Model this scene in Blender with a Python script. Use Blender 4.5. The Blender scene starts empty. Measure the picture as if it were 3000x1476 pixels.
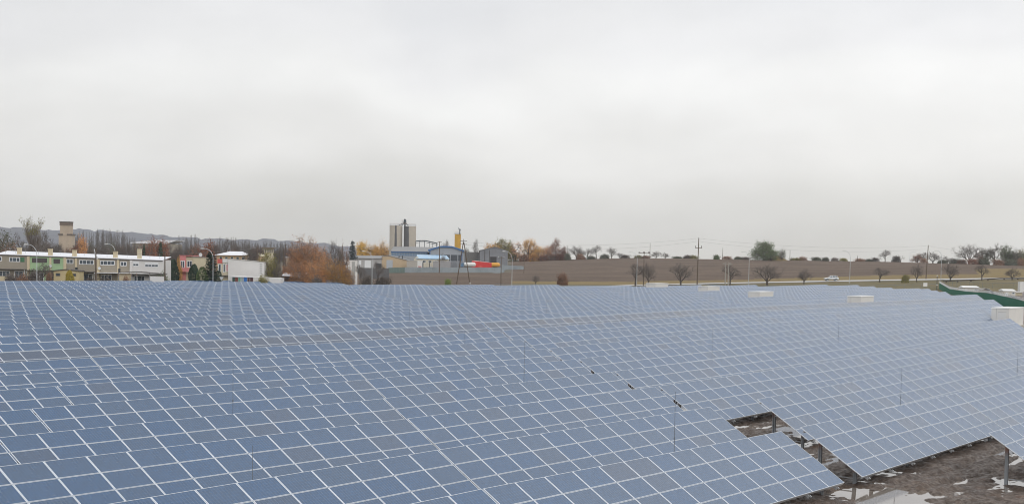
import bpy, bmesh, math, random
import numpy as np
from mathutils import Vector, Matrix

# ------------------------------------------------------------------ camera, sky, sun, exposure
S = bpy.context.scene
COL = S.collection
F = 4263.0          # focal length in photo pixels (photo 3000 px wide)
CY = 1002.0         # the photograph is cropped from a taller frame: lens shift
PITCH, ROLL = math.radians(3.20), math.radians(-0.92)
ZO = 11.0           # camera height above the low ground near it

def _rx(a):
    c, s = math.cos(a), math.sin(a); return np.array([[1, 0, 0], [0, c, -s], [0, s, c]])
def _ry(a):
    c, s = math.cos(a), math.sin(a); return np.array([[c, 0, s], [0, 1, 0], [-s, 0, c]])
_M = _rx(-PITCH) @ _ry(ROLL)
CR, CW, CU = _M @ np.array([1, 0, 0.]), _M @ np.array([0, 1, 0.]), _M @ np.array([0, 0, 1.])

cam_data = bpy.data.cameras.new('camera')
cam = bpy.data.objects.new('camera', cam_data); COL.objects.link(cam)
cam.matrix_world = Matrix(((CR[0], CU[0], -CW[0], 0), (CR[1], CU[1], -CW[1], 0), (CR[2], CU[2], -CW[2], ZO), (0, 0, 0, 1)))
cam_data.sensor_width = 36; cam_data.lens = F / 3000 * 36
cam_data.shift_y = (CY - 738) / 3000
cam_data.clip_start = 0.5; cam_data.clip_end = 9000
S.camera = cam
S.view_settings.view_transform = 'Standard'; S.view_settings.look = 'None'
S.view_settings.exposure = 0.0; S.view_settings.gamma = 1.0

SUN_EL, SUN_AZ = math.radians(32), math.radians(150)
W = bpy.data.worlds.new('World'); S.world = W; W.use_nodes = True
wn, wl = W.node_tree.nodes, W.node_tree.links
wn.clear()
def wnode(t, **k):
    n = wn.new(t)
    for a, b in k.items(): setattr(n, a, b)
    return n
out = wnode('ShaderNodeOutputWorld')
tc = wnode('ShaderNodeTexCoord')
sep = wnode('ShaderNodeSeparateXYZ'); wl.new(tc.outputs['Generated'], sep.inputs[0])
# broad soft cloud field
mp = wnode('ShaderNodeMapping'); mp.inputs['Scale'].default_value = (3.0, 3.0, 6.0)
mp.inputs['Location'].default_value = (1.35, 0.4, 0.35)
wl.new(tc.outputs['Generated'], mp.inputs[0])
nz = wnode('ShaderNodeTexNoise'); nz.inputs['Scale'].default_value = 1.6; nz.inputs['Detail'].default_value = 5
nz.inputs['Roughness'].default_value = 0.42; nz.inputs['Distortion'].default_value = 0.5
wl.new(mp.outputs[0], nz.inputs['Vector'])
# elevation disturbed by the clouds
ma = wnode('ShaderNodeMath', operation='MULTIPLY_ADD'); wl.new(nz.outputs['Fac'], ma.inputs[0])
ma.inputs[1].default_value = 0.11; wl.new(sep.outputs['Z'], ma.inputs[2])
ramp = wnode('ShaderNodeValToRGB'); cr = ramp.color_ramp; cr.interpolation = 'EASE'
stops = [(0.0, (.60, .59, .55)), (0.055, (.62, .61, .575)), (0.085, (.69, .685, .66)), (0.125, (.80, .795, .78)), (0.165, (.87, .87, .86)),
         (0.20, (.82, .82, .825)), (0.235, (.76, .765, .78)), (0.34, (.92, .93, .94)), (0.5, (.97, .98, .99)), (1.0, (.96, .97, .985))]
cr.elements[0].position = 0; cr.elements[0].color = (*stops[0][1], 1)
cr.elements[1].position = 1; cr.elements[1].color = (*stops[-1][1], 1)
for p, c in stops[1:-1]:
    e = cr.elements.new(p); e.color = (*c, 1)
wl.new(ma.outputs[0], ramp.inputs[0])
# finer patches and a darker west side
nz2 = wnode('ShaderNodeTexNoise'); nz2.inputs['Scale'].default_value = 3.4; nz2.inputs['Detail'].default_value = 6
nz2.inputs['Roughness'].default_value = 0.5; wl.new(mp.outputs[0], nz2.inputs['Vector'])
mr = wnode('ShaderNodeMapRange'); mr.inputs['From Min'].default_value = .3; mr.inputs['From Max'].default_value = .7
mr.inputs['To Min'].default_value = .95; mr.inputs['To Max'].default_value = 1.035
wl.new(nz2.outputs['Fac'], mr.inputs[0])
mrx = wnode('ShaderNodeMapRange'); mrx.inputs['From Min'].default_value = -.38; mrx.inputs['From Max'].default_value = .3
mrx.inputs['To Min'].default_value = .88; mrx.inputs['To Max'].default_value = 1.0
wl.new(sep.outputs['X'], mrx.inputs[0])
m2 = wnode('ShaderNodeMath', operation='MULTIPLY'); wl.new(mr.outputs[0], m2.inputs[0]); wl.new(mrx.outputs[0], m2.inputs[1])
vm = wnode('ShaderNodeVectorMath', operation='SCALE'); wl.new(ramp.outputs[0], vm.inputs[0]); wl.new(m2.outputs[0], vm.inputs['Scale'])
bg = wnode('ShaderNodeBackground'); bg.inputs['Strength'].default_value = 1.10; wl.new(vm.outputs[0], bg.inputs['Color'])
sky = wnode('ShaderNodeTexSky', sky_type='NISHITA'); sky.sun_disc = False
sky.sun_elevation = SUN_EL; sky.sun_rotation = SUN_AZ; sky.dust_density = 4
bg2 = wnode('ShaderNodeBackground'); bg2.inputs['Strength'].default_value = 0.006; wl.new(sky.outputs[0], bg2.inputs['Color'])
add = wnode('ShaderNodeAddShader'); wl.new(bg.outputs[0], add.inputs[0]); wl.new(bg2.outputs[0], add.inputs[1])
wl.new(add.outputs[0], out.inputs['Surface'])

sd = bpy.data.lights.new('sun', 'SUN'); sd.energy = 0.5; sd.angle = math.radians(20); sd.color = (1, .97, .93)
sun = bpy.data.objects.new('sun', sd); COL.objects.link(sun)
sun.rotation_euler = Vector((math.sin(SUN_AZ) * math.cos(SUN_EL), math.cos(SUN_AZ) * math.cos(SUN_EL), math.sin(SUN_EL))).to_track_quat('Z', 'Y').to_euler()

# ------------------------------------------------------------------ pixel <-> place helpers
def ray(x, y): return CW + CR * (x - 1500) / F - CU * (y - CY) / F
def at(x, y, d):
    r = ray(x, y); return Vector((r[0] / r[1] * d, d, r[2] / r[1] * d + ZO))
def hz(x): return 763.63 + .016063 * (x - 1500)

# ------------------------------------------------------------------ solar field layout (measured rows)
AZ = math.radians(56.1)
EX = np.array([math.cos(AZ), math.sin(AZ)]); HH = np.array([-math.sin(AZ), math.cos(AZ)])
RP, C0 = 7.70, 28.92
TILT = math.radians(33.5)
PX, PY = 1.98, 1.01
NM, NR = 13, 4
ZT = {-1: [(75.8, -8.46), (80.2, -8.48), (104, -8.5)],
 0: [(41.9, -7.94), (63.2, -8.2), (88.0, -8.25), (106.9, -8.12)],
 1: [(53.1, -8.0), (80.0, -8.13), (111.4, -7.87), (135.4, -7.56)],
 2: [(33.0, -7.66), (47.1, -7.84), (64.3, -7.9), (96.8, -7.9), (134.8, -7.52), (163.8, -7.17)],
 3: [(38.8, -7.78), (55.3, -7.94), (75.4, -7.89), (113.6, -7.64), (158.2, -7.0), (192.3, -6.46)],
 4: [(44.5, -7.67), (63.5, -7.73), (86.6, -7.77), (130.5, -7.29), (181.6, -6.88)],
 5: [(50.2, -7.48), (71.7, -7.64), (97.8, -7.61), (147.3, -6.96), (205.0, -6.66), (240, -6.4)],
 6: [(56.0, -7.46), (79.9, -7.56), (108.9, -7.35), (164.1, -6.67), (228.5, -6.5), (270, -6.2)],
 7: [(61.7, -7.38), (88.0, -7.38), (120.1, -7.05), (180.9, -6.35), (251.9, -6.4), (290, -6.2)],
 8: [(67.4, -7.35), (96.2, -7.24), (131.2, -6.71), (197.7, -6.2), (275.3, -6.2), (310, -6.0)],
 9: [(73.2, -7.35), (104.4, -7.09), (142.4, -6.57), (214.6, -6.06), (298.7, -6.1), (336, -5.99)],
 10: [(78.9, -7.32), (112.6, -6.86), (153.6, -6.51), (231.4, -6.03), (338, -5.6)],
 11: [(84.7, -7.15), (120.8, -6.68), (164.7, -6.5), (248.2, -6.02), (357, -5.6)],
 12: [(90.4, -7.03), (129.0, -6.73), (175.9, -6.44), (265.0, -5.99), (374, -5.5)],
 13: [(96.1, -6.97), (137.2, -6.62), (187.1, -6.39), (281.8, -5.97), (390, -5.67)],
 14: [(101.9, -6.97), (145.3, -6.61), (198.2, -6.32), (298.7, -5.95), (389, -5.66)],
 15: [(107.6, -6.87), (153.5, -6.54), (209.4, -6.26), (315.5, -5.9), (397, -5.51)],
 16: [(113.3, -6.8), (161.7, -6.53), (220.6, -6.36), (332.3, -5.85), (405, -5.35)],
 17: [(119.1, -6.79), (169.9, -6.44), (231.7, -6.32), (349.1, -5.75), (401, -5.39)],
 18: [(124.8, -6.67), (178.1, -6.41), (242.9, -6.18), (369, -5.51)],
 19: [(130.5, -6.29), (186.3, -6.29), (254.1, -6.1), (351, -5.64)],
 20: [(136.3, -6.24), (194.5, -6.21), (265.2, -6.04), (332, -6.1)],
 21: [(142.0, -6.14), (202.6, -6.16), (276.4, -5.98), (340, -6.12)],
 22: [(147.8, -5.98), (210.8, -5.96), (287.5, -5.94), (316, -5.95)],
 23: [(153.5, -5.9), (219.0, -5.94), (298.7, -6.0)],
 24: [(159.2, -5.78), (227.2, -5.93), (280, -6.03)],
 25: [(165.0, -5.74), (235.4, -5.91), (262, -5.98)],
 26: [(170.7, -5.70), (243.6, -5.9)],
 27: [(176.4, -5.66), (226, -5.74)],
 28: [(182.2, -5.60), (208, -5.65)]}
REND = {-1: 131, 0: 146, 1: 172, 2: 200, 3: 193.6, 4: 205.4, 5: 236, 6: 270.5, 7: 296, 8: 312, 9: 336.7, 10: 338.5, 11: 357.1, 12: 374.5, 13: 390.2,
        14: 389.6, 15: 397.4, 16: 405.1, 17: 401.5, 18: 369.4, 19: 351.7, 20: 332.1, 21: 340.1, 22: 315.9, 23: 298.1, 24: 280.2,
        25: 262.4, 26: 244.3, 27: 226.4, 28: 208.5}
SG = np.arange(0, 500, 5.0)
ZG = np.array([np.interp(SG, [a for a, b in ZT[k]], [b for a, b in ZT[k]]) for k in range(-1, 29)])
def ztop(k, s):           # height of the upper edge of a row, camera-relative
    return float(np.interp(s, [a for a, b in ZT[k]], [b for a, b in ZT[k]]))
def site_z(X, Y):
    s = X * EX[0] + Y * EX[1]; k = (X * HH[0] + Y * HH[1] - C0) / RP + 0.2
    kk = np.clip(k, -1, 27.999) + 1; k0 = kk.astype(int); fk = kk - k0
    ss = np.clip(s, 0, 494.9) / 5; s0 = ss.astype(int); fs = ss - s0
    a = ZG[k0, s0] * (1 - fs) + ZG[k0, s0 + 1] * fs
    b = ZG[k0 + 1, s0] * (1 - fs) + ZG[k0 + 1, s0 + 1] * fs
    return a * (1 - fk) + b * fk - 2.8 + ZO
# land beyond the site: nodes (distance, height) for columns of the photo
HX = [-900, -400, 0, 180, 300, 400, 580, 740, 900, 1000, 1200, 1500, 5000]
HY = [660, 666, 664, 666, 684, 688, 694, 706, 712, 718, 738, 775, 800]
CXS = [-900, 0, 800, 900, 1200, 1440, 1480, 1530, 1850, 2200, 2600, 3000, 4200]
def yz(x, y, d): return -(y - hz(x)) / F * d
def _nodes(x):
    hl = yz(x, np.interp(x, HX, HY), 2600)
    if x <= 800: return [(335, -8.3), (380, -8.0), (450, -7.4), (600, -5.4), (850, -3), (1000, -1), (1600, 6), (2600, hl), (3300, hl)]
    if x <= 1440: return [(370, -8.6), (480, yz(x, 833, 480)), (520, yz(x, 826, 520)), (660, yz(x, 798.5, 660)), (850, -4.0), (1000, -2.5), (1600, 1), (2600, hl), (3300, hl)]
    if x in (1480, 1530): return [(390, -8.7), (490, yz(x, 833, 490)), (510, yz(x, 829.5, 510)), (540, yz(x, 824.5, 540)), (900, yz(x, 762.5 if x == 1530 else 764, 900)), (1000, -1), (1600, -10), (2600, -16), (3300, -18)]
    T = {1850: [(415, 0, -8.7), (498, 837, 0), (512, 834.5, 0), (560, 825.5, 0), (850, 755.5, 0)],
         2200: [(435, 0, -8.5), (515, 830, 0), (530, 826.5, 0), (565, 818.5, 0), (850, 761, 0)],
         2600: [(445, 0, -8.0), (535, 823, 0), (550, 819, 0), (600, 806.5, 0), (850, 767, 0)],
         3000: [(455, 0, -6.6), (555, 817, 0), (570, 813.2, 0), (640, 801, 0), (850, 779, 0)],
         4200: [(455, 0, -5.5), (555, 830, 0), (570, 826, 0), (640, 815, 0), (850, 800, 0)]}[x]
    r = [(d, yz(x, y, d) if y else z) for d, y, z in T]
    zr = r[-1][1]
    return r + [(930, zr - 1.5), (1600, zr - 12), (2600, -18), (3300, -20)]
ND = np.array([_nodes(x) for x in CXS])      # column, node, (d, z)
D0X = [-900, 0, 300, 560, 800, 1250, 1640, 2060, 2425, 2700, 2770, 2860, 2920, 2960, 3300, 5000]
D0Y = [285, 300, 312, 322, 333, 355, 376, 408, 428, 405, 375, 340, 280, 240, 215, 215]
def px_of(X, Y): return 1500 + X / np.maximum(Y, 40) * F
def nodes_at(px):
    p = np.clip(px, CXS[0], CXS[-1])
    i = np.clip(np.searchsorted(CXS, p) - 1, 0, len(CXS) - 2)
    c = np.array(CXS, float); t = ((p - c[i]) / (c[i + 1] - c[i]))[..., None, None]
    return ND[i] * (1 - t) + ND[i + 1] * t
def ground(X, Y):
    X = np.asarray(X, float); Y = np.asarray(Y, float)
    px = px_of(X, Y); n = nodes_at(px)
    zs = site_z(X, Y); d0 = np.interp(px, D0X, D0Y)
    z = n[..., 0, 1] + 0 * Y
    for j in range(8):
        a, b = n[..., j, :], n[..., j + 1, :]
        t = np.clip((Y - a[..., 0]) / (b[..., 0] - a[..., 0]), 0, 1)
        z = np.where(Y > a[..., 0], a[..., 1] * (1 - t) + b[..., 1] * t, z)
    z = z + ZO
    hn = np.sin(X * .021 + Y * .004) * 2.2 + np.sin(X * .057 + 1.3) * 1.4 + np.sin(X * .13 + Y * .02) * .8
    hn = hn + (np.mod(np.sin(X * 12.9898 + Y * .37) * 43758.5453, 1.0) - .5) * 4.5
    z = z + hn * np.clip((Y - 1900) / 500, 0, 1) * np.clip((1400 - px) / 300, 0, 1)
    t = np.clip((Y - d0) / np.maximum(n[..., 0, 0] - d0, 5), 0, 1); t = t * t * (3 - 2 * t)
    return zs * (1 - t) + z * t
def gz(X, Y): return float(ground(np.array([X]), np.array([Y]))[0])
def on(x, d):             # ground point seen in photo column x at distance d
    p = at(x, 800, d); p.z = gz(p.x, p.y); return p
def ht(x, y, d):          # world height of photo row y at distance d
    return at(x, y, d).z

# ------------------------------------------------------------------ materials
MATS = {}
def hexlin(c):
    return tuple((v / 255 / 12.92 if v / 255 <= .04045 else ((v / 255 + .055) / 1.055) ** 2.4) for v in c)
class NB:
    def __init__(s, name):
        s.m = bpy.data.materials.new(name); s.m.use_nodes = True
        s.n, s.l = s.m.node_tree.nodes, s.m.node_tree.links
        s.b = s.n['Principled BSDF']
    def node(s, t, **k):
        n = s.n.new(t)
        for a, b in k.items(): setattr(n, a, b)
        return n
    def math(s, op, a, b=None, c=None):
        n = s.node('ShaderNodeMath', operation=op)
        for i, v in enumerate((a, b, c)):
            if v is None: continue
            if isinstance(v, (int, float)): n.inputs[i].default_value = v
            else: s.l.new(v, n.inputs[i])
        return n.outputs[0]
    def mix(s, f, a, b):
        n = s.node('ShaderNodeMix', data_type='RGBA')
        for i, v in ((0, f), (6, a), (7, b)):
            if isinstance(v, (int, float)): n.inputs[i].default_value = v
            elif isinstance(v, tuple): n.inputs[i].default_value = (*v[:3], 1)
            else: s.l.new(v, n.inputs[i])
        return n.outputs[2]
    def noise(s, scale, detail=4, rough=.55, coord='Object', stretch=(1, 1, 1), dist=0):
        t = s.node('ShaderNodeTexCoord'); m = s.node('ShaderNodeMapping'); m.inputs['Scale'].default_value = stretch
        s.l.new(t.outputs[coord], m.inputs[0])
        n = s.node('ShaderNodeTexNoise'); n.inputs['Scale'].default_value = scale; n.inputs['Detail'].default_value = detail
        n.inputs['Roughness'].default_value = rough; n.inputs['Distortion'].default_value = dist
        s.l.new(m.outputs[0], n.inputs['Vector']); return n.outputs['Fac']
    def rng(s, v, a, b, c=0., d=1.):
        n = s.node('ShaderNodeMapRange'); n.inputs[1].default_value = a; n.inputs[2].default_value = b
        n.inputs[3].default_value = c; n.inputs[4].default_value = d; s.l.new(v, n.inputs[0]); return n.outputs[0]
    def col(s, v): s.l.new(v, s.b.inputs['Base Color']); return s
    def bump(s, v, st=.4, d=.02):
        n = s.node('ShaderNodeBump'); n.inputs['Strength'].default_value = st; n.inputs['Distance'].default_value = d
        s.l.new(v, n.inputs['Height']); s.l.new(n.outputs[0], s.b.inputs['Normal'])
def mat(name, c, rough=.8, var=.18, scale=1.5, metal=0, spec=.5, c2=None):
    """plain procedural material: colour with blotchy wear"""
    if name in MATS: return MATS[name]
    b = NB(name); c = hexlin(c)
    c2 = hexlin(c2) if c2 else tuple(v * (1 - var) for v in c)
    n = b.noise(scale, 5); n2 = b.noise(scale * 9, 3)
    f = b.math('ADD', b.math('MULTIPLY', n, .75), b.math('MULTIPLY', n2, .25))
    b.col(b.mix(b.rng(f, .35, .65), tuple(min(1, v * (1 + var * .4)) for v in c), c2))
    b.b.inputs['Roughness'].default_value = rough; b.b.inputs['Metallic'].default_value = metal
    b.b.inputs['Specular IOR Level'].default_value = spec
    MATS[name] = b.m; return b.m

def leaf_mat(name, cols, spec=.2):
    if name in MATS: return MATS[name]
    b = NB(name); g = b.node('ShaderNodeNewGeometry'); oi = b.node('ShaderNodeObjectInfo')
    r = b.node('ShaderNodeValToRGB'); r.color_ramp.interpolation = 'LINEAR'
    k = len(cols)
    for i, c in enumerate(cols):
        e = r.color_ramp.elements[i] if i < 2 else r.color_ramp.elements.new(i / (k - 1))
        if i < 2: e.position = i / (k - 1)
    for i, c in enumerate(cols): r.color_ramp.elements[i].color = (*hexlin(c), 1)
    n = b.noise(.5, 2)
    v = b.math('ADD', b.math('MULTIPLY', g.outputs['Random Per Island'], .55), b.rng(n, .3, .7, 0, .45))
    b.l.new(v, r.inputs[0]); b.col(r.outputs[0])
    b.b.inputs['Roughness'].default_value = .8; b.b.inputs['Specular IOR Level'].default_value = spec
    MATS[name] = b.m; return b.m

def glass_mat(name, blue, grey, brown, bias):
    b = NB(name)
    uv = b.node('ShaderNodeUVMap'); sp = b.node('ShaderNodeSeparateXYZ'); b.l.new(uv.outputs[0], sp.inputs[0])
    u, v = sp.outputs[0], sp.outputs[1]
    fu = b.math('FRACT', b.math('MULTIPLY', u, 12)); fv = b.math('FRACT', b.math('MULTIPLY', v, 6))
    du = b.math('ABSOLUTE', b.math('SUBTRACT', fu, .5)); dv = b.math('ABSOLUTE', b.math('SUBTRACT', fv, .5))
    gap = b.math('MAXIMUM', b.math('GREATER_THAN', du, .482), b.math('GREATER_THAN', dv, .482))
    bus = b.math('LESS_THAN', b.math('ABSOLUTE', b.math('SUBTRACT', dv, .26)), .013)
    line = b.math('MULTIPLY', b.math('GREATER_THAN', du, .475), .5)
    dark = b.math('MAXIMUM', b.math('GREATER_THAN', dv, .44), b.math('LESS_THAN', b.math('ABSOLUTE', b.math('SUBTRACT', dv, .22)), .045))
    g = b.node('ShaderNodeNewGeometry'); oi = b.node('ShaderNodeObjectInfo')
    rnd = b.math('FRACT', b.math('ADD', g.outputs['Random Per Island'], b.math('MULTIPLY', oi.outputs['Random'], 7.31)))
    # cell to cell change of tone and crystal flakes
    cell = b.node('ShaderNodeTexWhiteNoise', noise_dimensions='3D'); cb = b.node('ShaderNodeCombineXYZ')
    b.l.new(b.math('FLOOR', b.math('MULTIPLY', u, 12)), cb.inputs[0]); b.l.new(b.math('FLOOR', b.math('MULTIPLY', v, 6)), cb.inputs[1]); b.l.new(rnd, cb.inputs[2])
    b.l.new(cb.outputs[0], cell.inputs[0])
    vo = b.node('ShaderNodeTexVoronoi'); vo.inputs['Scale'].default_value = 70; b.l.new(uv.outputs[0], vo.inputs['Vector'])
    base = b.mix(b.rng(rnd, bias, bias + .9), blue, grey)
    base = b.mix(b.rng(rnd, .91, .99, 0, .85), base, brown)
    tone = b.math('ADD', b.rng(cell.outputs['Value'], 0, 1, .90, 1.06), b.rng(vo.outputs['Color'], 0, 1, -.05, .08))
    big = b.noise(.06, 2, coord='Object')
    tone = b.math('MULTIPLY', b.math('MULTIPLY', tone, b.rng(big, .3, .7, .88, 1.1)), b.math('SUBTRACT', 1.08, b.math('MULTIPLY', dark, .38)))
    sc = b.node('ShaderNodeVectorMath', operation='SCALE'); b.l.new(base, sc.inputs[0]); b.l.new(tone, sc.inputs['Scale'])
    b.col(b.mix(line, sc.outputs[0], (.30, .36, .44)))
    b.b.inputs['Roughness'].default_value = .22; b.b.inputs['IOR'].default_value = 1.70
    sm = b.noise(2.2, 3, coord='Object')
    b.l.new(b.rng(sm, .3, .7, .16, .30), b.b.inputs['Roughness'])
    return b.m
M_GLASS = glass_mat('solar_glass', (.018, .078, .186), (.032, .082, .168), (.044, .080, .150), .1)
M_GLASS_B = glass_mat('solar_glass_brown', (.026, .064, .138), (.042, .068, .120), (.056, .068, .104), .0)
M_FRAME = mat('aluminium', (220, 226, 234), .45, .05, 3, metal=.0, spec=.5)
M_FRAME_DIM = mat('aluminium_dimmed_long_side', (196, 203, 212), .45, .05, 3, metal=.0, spec=.5)  # same aluminium, darker: weaker sheen of the long edges put into the colour
M_BACK = mat('backsheet', (215, 215, 215), .7, .05)
M_RAIL = mat('galvanised_rail', (178, 180, 182), .45, .15, 4, metal=.3)
def post_material():
    b = NB('galvanised_post'); n = b.noise(3, 4); t = b.node('ShaderNodeTexCoord'); s = b.node('ShaderNodeSeparateXYZ'); b.l.new(t.outputs['Generated'], s.inputs[0])
    rust = b.math('MULTIPLY', b.rng(s.outputs[2], .78, .98), b.rng(n, .35, .6))
    b.col(b.mix(rust, b.mix(n, hexlin((168, 172, 176)), hexlin((138, 142, 146))), hexlin((150, 98, 68))))
    b.b.inputs['Roughness'].default_value = .5; b.b.inputs['Metallic'].default_value = .2
    return b.m
M_POST = post_material()

def mud_material():
    b = NB('mud')
    n1 = b.noise(.35, 6, .62, stretch=(1, .55, 1), dist=.6); n2 = b.noise(4, 6, .65, dist=.3); n3 = b.noise(.9, 4)
    c = b.mix(b.rng(n1, .3, .68), hexlin((68, 53, 43)), hexlin((122, 104, 90)))
    c = b.mix(b.rng(n2, .42, .72, 0, .8), c, hexlin((46, 38, 33)))
    c = b.mix(b.rng(n3, .62, .75, 0, .5), c, hexlin((120, 82, 58)))
    b.col(c); b.l.new(b.rng(n2, .3, .7, .22, .8), b.b.inputs['Roughness'])
    b.bump(b.math('ADD', n2, b.noise(14, 4)), 1.0, .12); return b.m
def soil(name, ca, cb_, cc, sx=(1, 1, 1), sc=.05, bump=.5):
    b = NB(name)
    n1 = b.noise(sc, 6, .6, stretch=sx, dist=.4); n2 = b.noise(sc * 9, 5, .65, stretch=sx); n3 = b.noise(sc * 60, 4, .7, stretch=sx)
    c = b.mix(b.rng(n1, .32, .66), hexlin(ca), hexlin(cb_))
    c = b.mix(b.rng(n2, .38, .7, 0, .7), c, hexlin(cc))
    c = b.mix(b.rng(n3, .45, .75, 0, .35), c, tuple(v * 1.7 for v in hexlin(cb_)))
    b.col(c); b.b.inputs['Roughness'].default_value = .95; b.b.inputs['Specular IOR Level'].default_value = .15
    b.bump(n3, bump, .25); return b.m
M_MUD = mud_material()
M_FIELD = soil('ploughed_soil', (88, 74, 63), (122, 106, 92), (70, 59, 52), (.4, 1.0, 1), .09, 1.0)
M_VERGE = soil('verge_grass', (98, 96, 68), (126, 112, 84), (84, 82, 60), (.35, 1, 1), .06)
M_DRY = soil('dry_grass', (122, 106, 72), (138, 124, 84), (108, 84, 60), (.22, 1.8, 1), .07)
M_TOWN = soil('yard_ground', (96, 92, 78), (120, 112, 98), (78, 76, 62))
M_WOODS = soil('haze_tinted_woods', (102, 106, 114), (116, 116, 120), (88, 92, 100), (1, .4, 1), .018, .8)  # bluish distance haze is mixed into these woodland colours
M_RIDGE = soil('rough_grass', (118, 104, 76), (134, 116, 84), (88, 84, 60), (.6, 1, 1), .08)
def asphalt():
    b = NB('asphalt'); n = b.noise(.4, 4); n2 = b.noise(30, 3)
    b.col(b.mix(b.math('MULTIPLY', n, n2), hexlin((150, 148, 146)), hexlin((196, 194, 192))))
    b.b.inputs['Roughness'].default_value = .32; return b.m
M_ROAD = asphalt()
def water_mat():
    b = NB('puddle'); b.col(b.mix(b.noise(.5, 3), hexlin((104, 94, 84)), hexlin((136, 126, 116))))
    b.b.inputs['Roughness'].default_value = .04; b.b.inputs['IOR'].default_value = 1.9
    b.bump(b.noise(9, 2), .05, .01); return b.m
M_WATER = water_mat()
M_TRUNK = mat('bark', (84, 76, 70), .9, .3, 2)
M_BIRCH = mat('birch_bark', (176, 168, 158), .85, .45, 1.2)
M_TWIG = mat('twig', (118, 106, 96), .9, .3, 2)
M_DARKW = mat('dark_wood', (70, 62, 56), .85, .25, 2)
M_CONC = mat('concrete', (160, 156, 150), .85, .15, .7)
M_LAMP = mat('lamp_metal', (196, 200, 204), .4, .1, 2, metal=.3)
M_WHITE = mat('white_paint', (226, 226, 224), .6, .05, .6)
M_WIN = mat('window_glass', (66, 80, 92), .12, .4, .8, spec=.8)
M_UPVC = mat('white_frame', (232, 234, 236), .5, .04)

# ------------------------------------------------------------------ mesh building
def tag(o, label=None, cat=None, group=None, kind=None):
    if label: o['label'] = label
    if cat: o['category'] = cat
    if group: o['group'] = group
    if kind: o['kind'] = kind
    return o
def link(o, parent=None):
    COL.objects.link(o)
    if parent is not None: o.parent = parent
    return o
def empty(name, loc, rz=0, label=None, cat=None, group=None):
    o = bpy.data.objects.new(name, None); o.empty_display_size = .3
    o.location = loc; o.rotation_euler = (0, 0, rz); COL.objects.link(o)
    return tag(o, label, cat, group)
class MB:
    def __init__(s): s.v, s.f, s.m, s.mats = [], [], [], []
    def mi(s, m):
        if m is None: return 0
        if m not in s.mats: s.mats.append(m)
        return s.mats.index(m)
    def add(s, vs, fs, m=None):
        k = len(s.v); i = s.mi(m); s.v += [tuple(v) for v in vs]
        s.f += [tuple(a + k for a in f) for f in fs]; s.m += [i] * len(fs); return s
    def box(s, x0, x1, y0, y1, z0, z1, m=None, top=(1, 1)):
        cx, cy = (x0 + x1) / 2, (y0 + y1) / 2; a, b = (x1 - x0) / 2 * top[0], (y1 - y0) / 2 * top[1]
        vs = [(x0, y0, z0), (x1, y0, z0), (x1, y1, z0), (x0, y1, z0), (cx - a, cy - b, z1), (cx + a, cy - b, z1), (cx + a, cy + b, z1), (cx - a, cy + b, z1)]
        return s.add(vs, [(3, 2, 1, 0), (4, 5, 6, 7), (0, 1, 5, 4), (1, 2, 6, 5), (2, 3, 7, 6), (3, 0, 4, 7)], m)
    def tube(s, a, b, r0, r1=None, n=6, m=None, cap=True):
        r1 = r0 if r1 is None else r1; a, b = Vector(a), Vector(b); d = (b - a)
        if d.length < 1e-6: return s
        q = d.to_track_quat('Z', 'Y'); vs = []
        for p, r in ((a, r0), (b, r1)):
            for i in range(n):
                t = 2 * math.pi * i / n; vs.append(p + q @ Vector((r * math.cos(t), r * math.sin(t), 0)))
        fs = [(i, (i + 1) % n, n + (i + 1) % n, n + i) for i in range(n)]
        if cap: fs += [tuple(range(n))[::-1], tuple(range(n, 2 * n))]
        return s.add(vs, fs, m)
    def prism(s, pts, y0, y1, m=None):          # outline in x,z pushed along y
        n = len(pts); vs = [(x, y0, z) for x, z in pts] + [(x, y1, z) for x, z in pts]
        fs = [tuple(range(n)), tuple(range(n, 2 * n))[::-1]] + [((i + 1) % n, i, n + i, n + (i + 1) % n) for i in range(n)]
        return s.add(vs, fs, m)
    def prism_x(s, pts, x0, x1, m=None):        # outline in y,z pushed along x
        n = len(pts); vs = [(x0, y, z) for y, z in pts] + [(x1, y, z) for y, z in pts]
        fs = [tuple(range(n))[::-1], tuple(range(n, 2 * n))] + [(i, (i + 1) % n, n + (i + 1) % n, n + i) for i in range(n)]
        return s.add(vs, fs, m)
    def lathe(s, prof, n=16, c=(0, 0, 0), m=None, axis='z'):
        vs = []
        for r, z in prof:
            for i in range(n):
                t = 2 * math.pi * i / n
                p = (r * math.cos(t), r * math.sin(t), z)
                if axis == 'x': p = (z, p[0], p[1])
                if axis == 'y': p = (p[0], z, p[1])
                vs.append((c[0] + p[0], c[1] + p[1], c[2] + p[2]))
        fs = []
        for j in range(len(prof) - 1):
            for i in range(n): fs.append((j * n + i, j * n + (i + 1) % n, (j + 1) * n + (i + 1) % n, (j + 1) * n + i))
        fs += [tuple(range(n))[::-1], tuple(range((len(prof) - 1) * n, len(prof) * n))]
        return s.add(vs, fs, m)
    def mesh(s, name, m=None, smooth=False, uv=None):
        me = bpy.data.meshes.new(name); me.from_pydata(s.v, [], s.f)
        mats = s.mats if s.mats else [m]
        for x in mats: me.materials.append(x)
        if len(mats) > 1: me.polygons.foreach_set('material_index', s.m)
        if smooth: me.polygons.foreach_set('use_smooth', [True] * len(s.f))
        me.update(); return me
    def build(s, name, m=None, parent=None, smooth=False, fix=False):
        me = s.mesh(name, m, smooth)
        if fix:
            bm = bmesh.new(); bm.from_mesh(me); bmesh.ops.recalc_face_normals(bm, faces=bm.faces); bm.to_mesh(me); bm.free()
        return link(bpy.data.objects.new(name, me), parent)
def copy_tree(o, parent=None):
    c = o.copy(); COL.objects.link(c); c.parent = parent
    for ch in list(o.children): copy_tree(ch, c)
    return c
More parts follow.
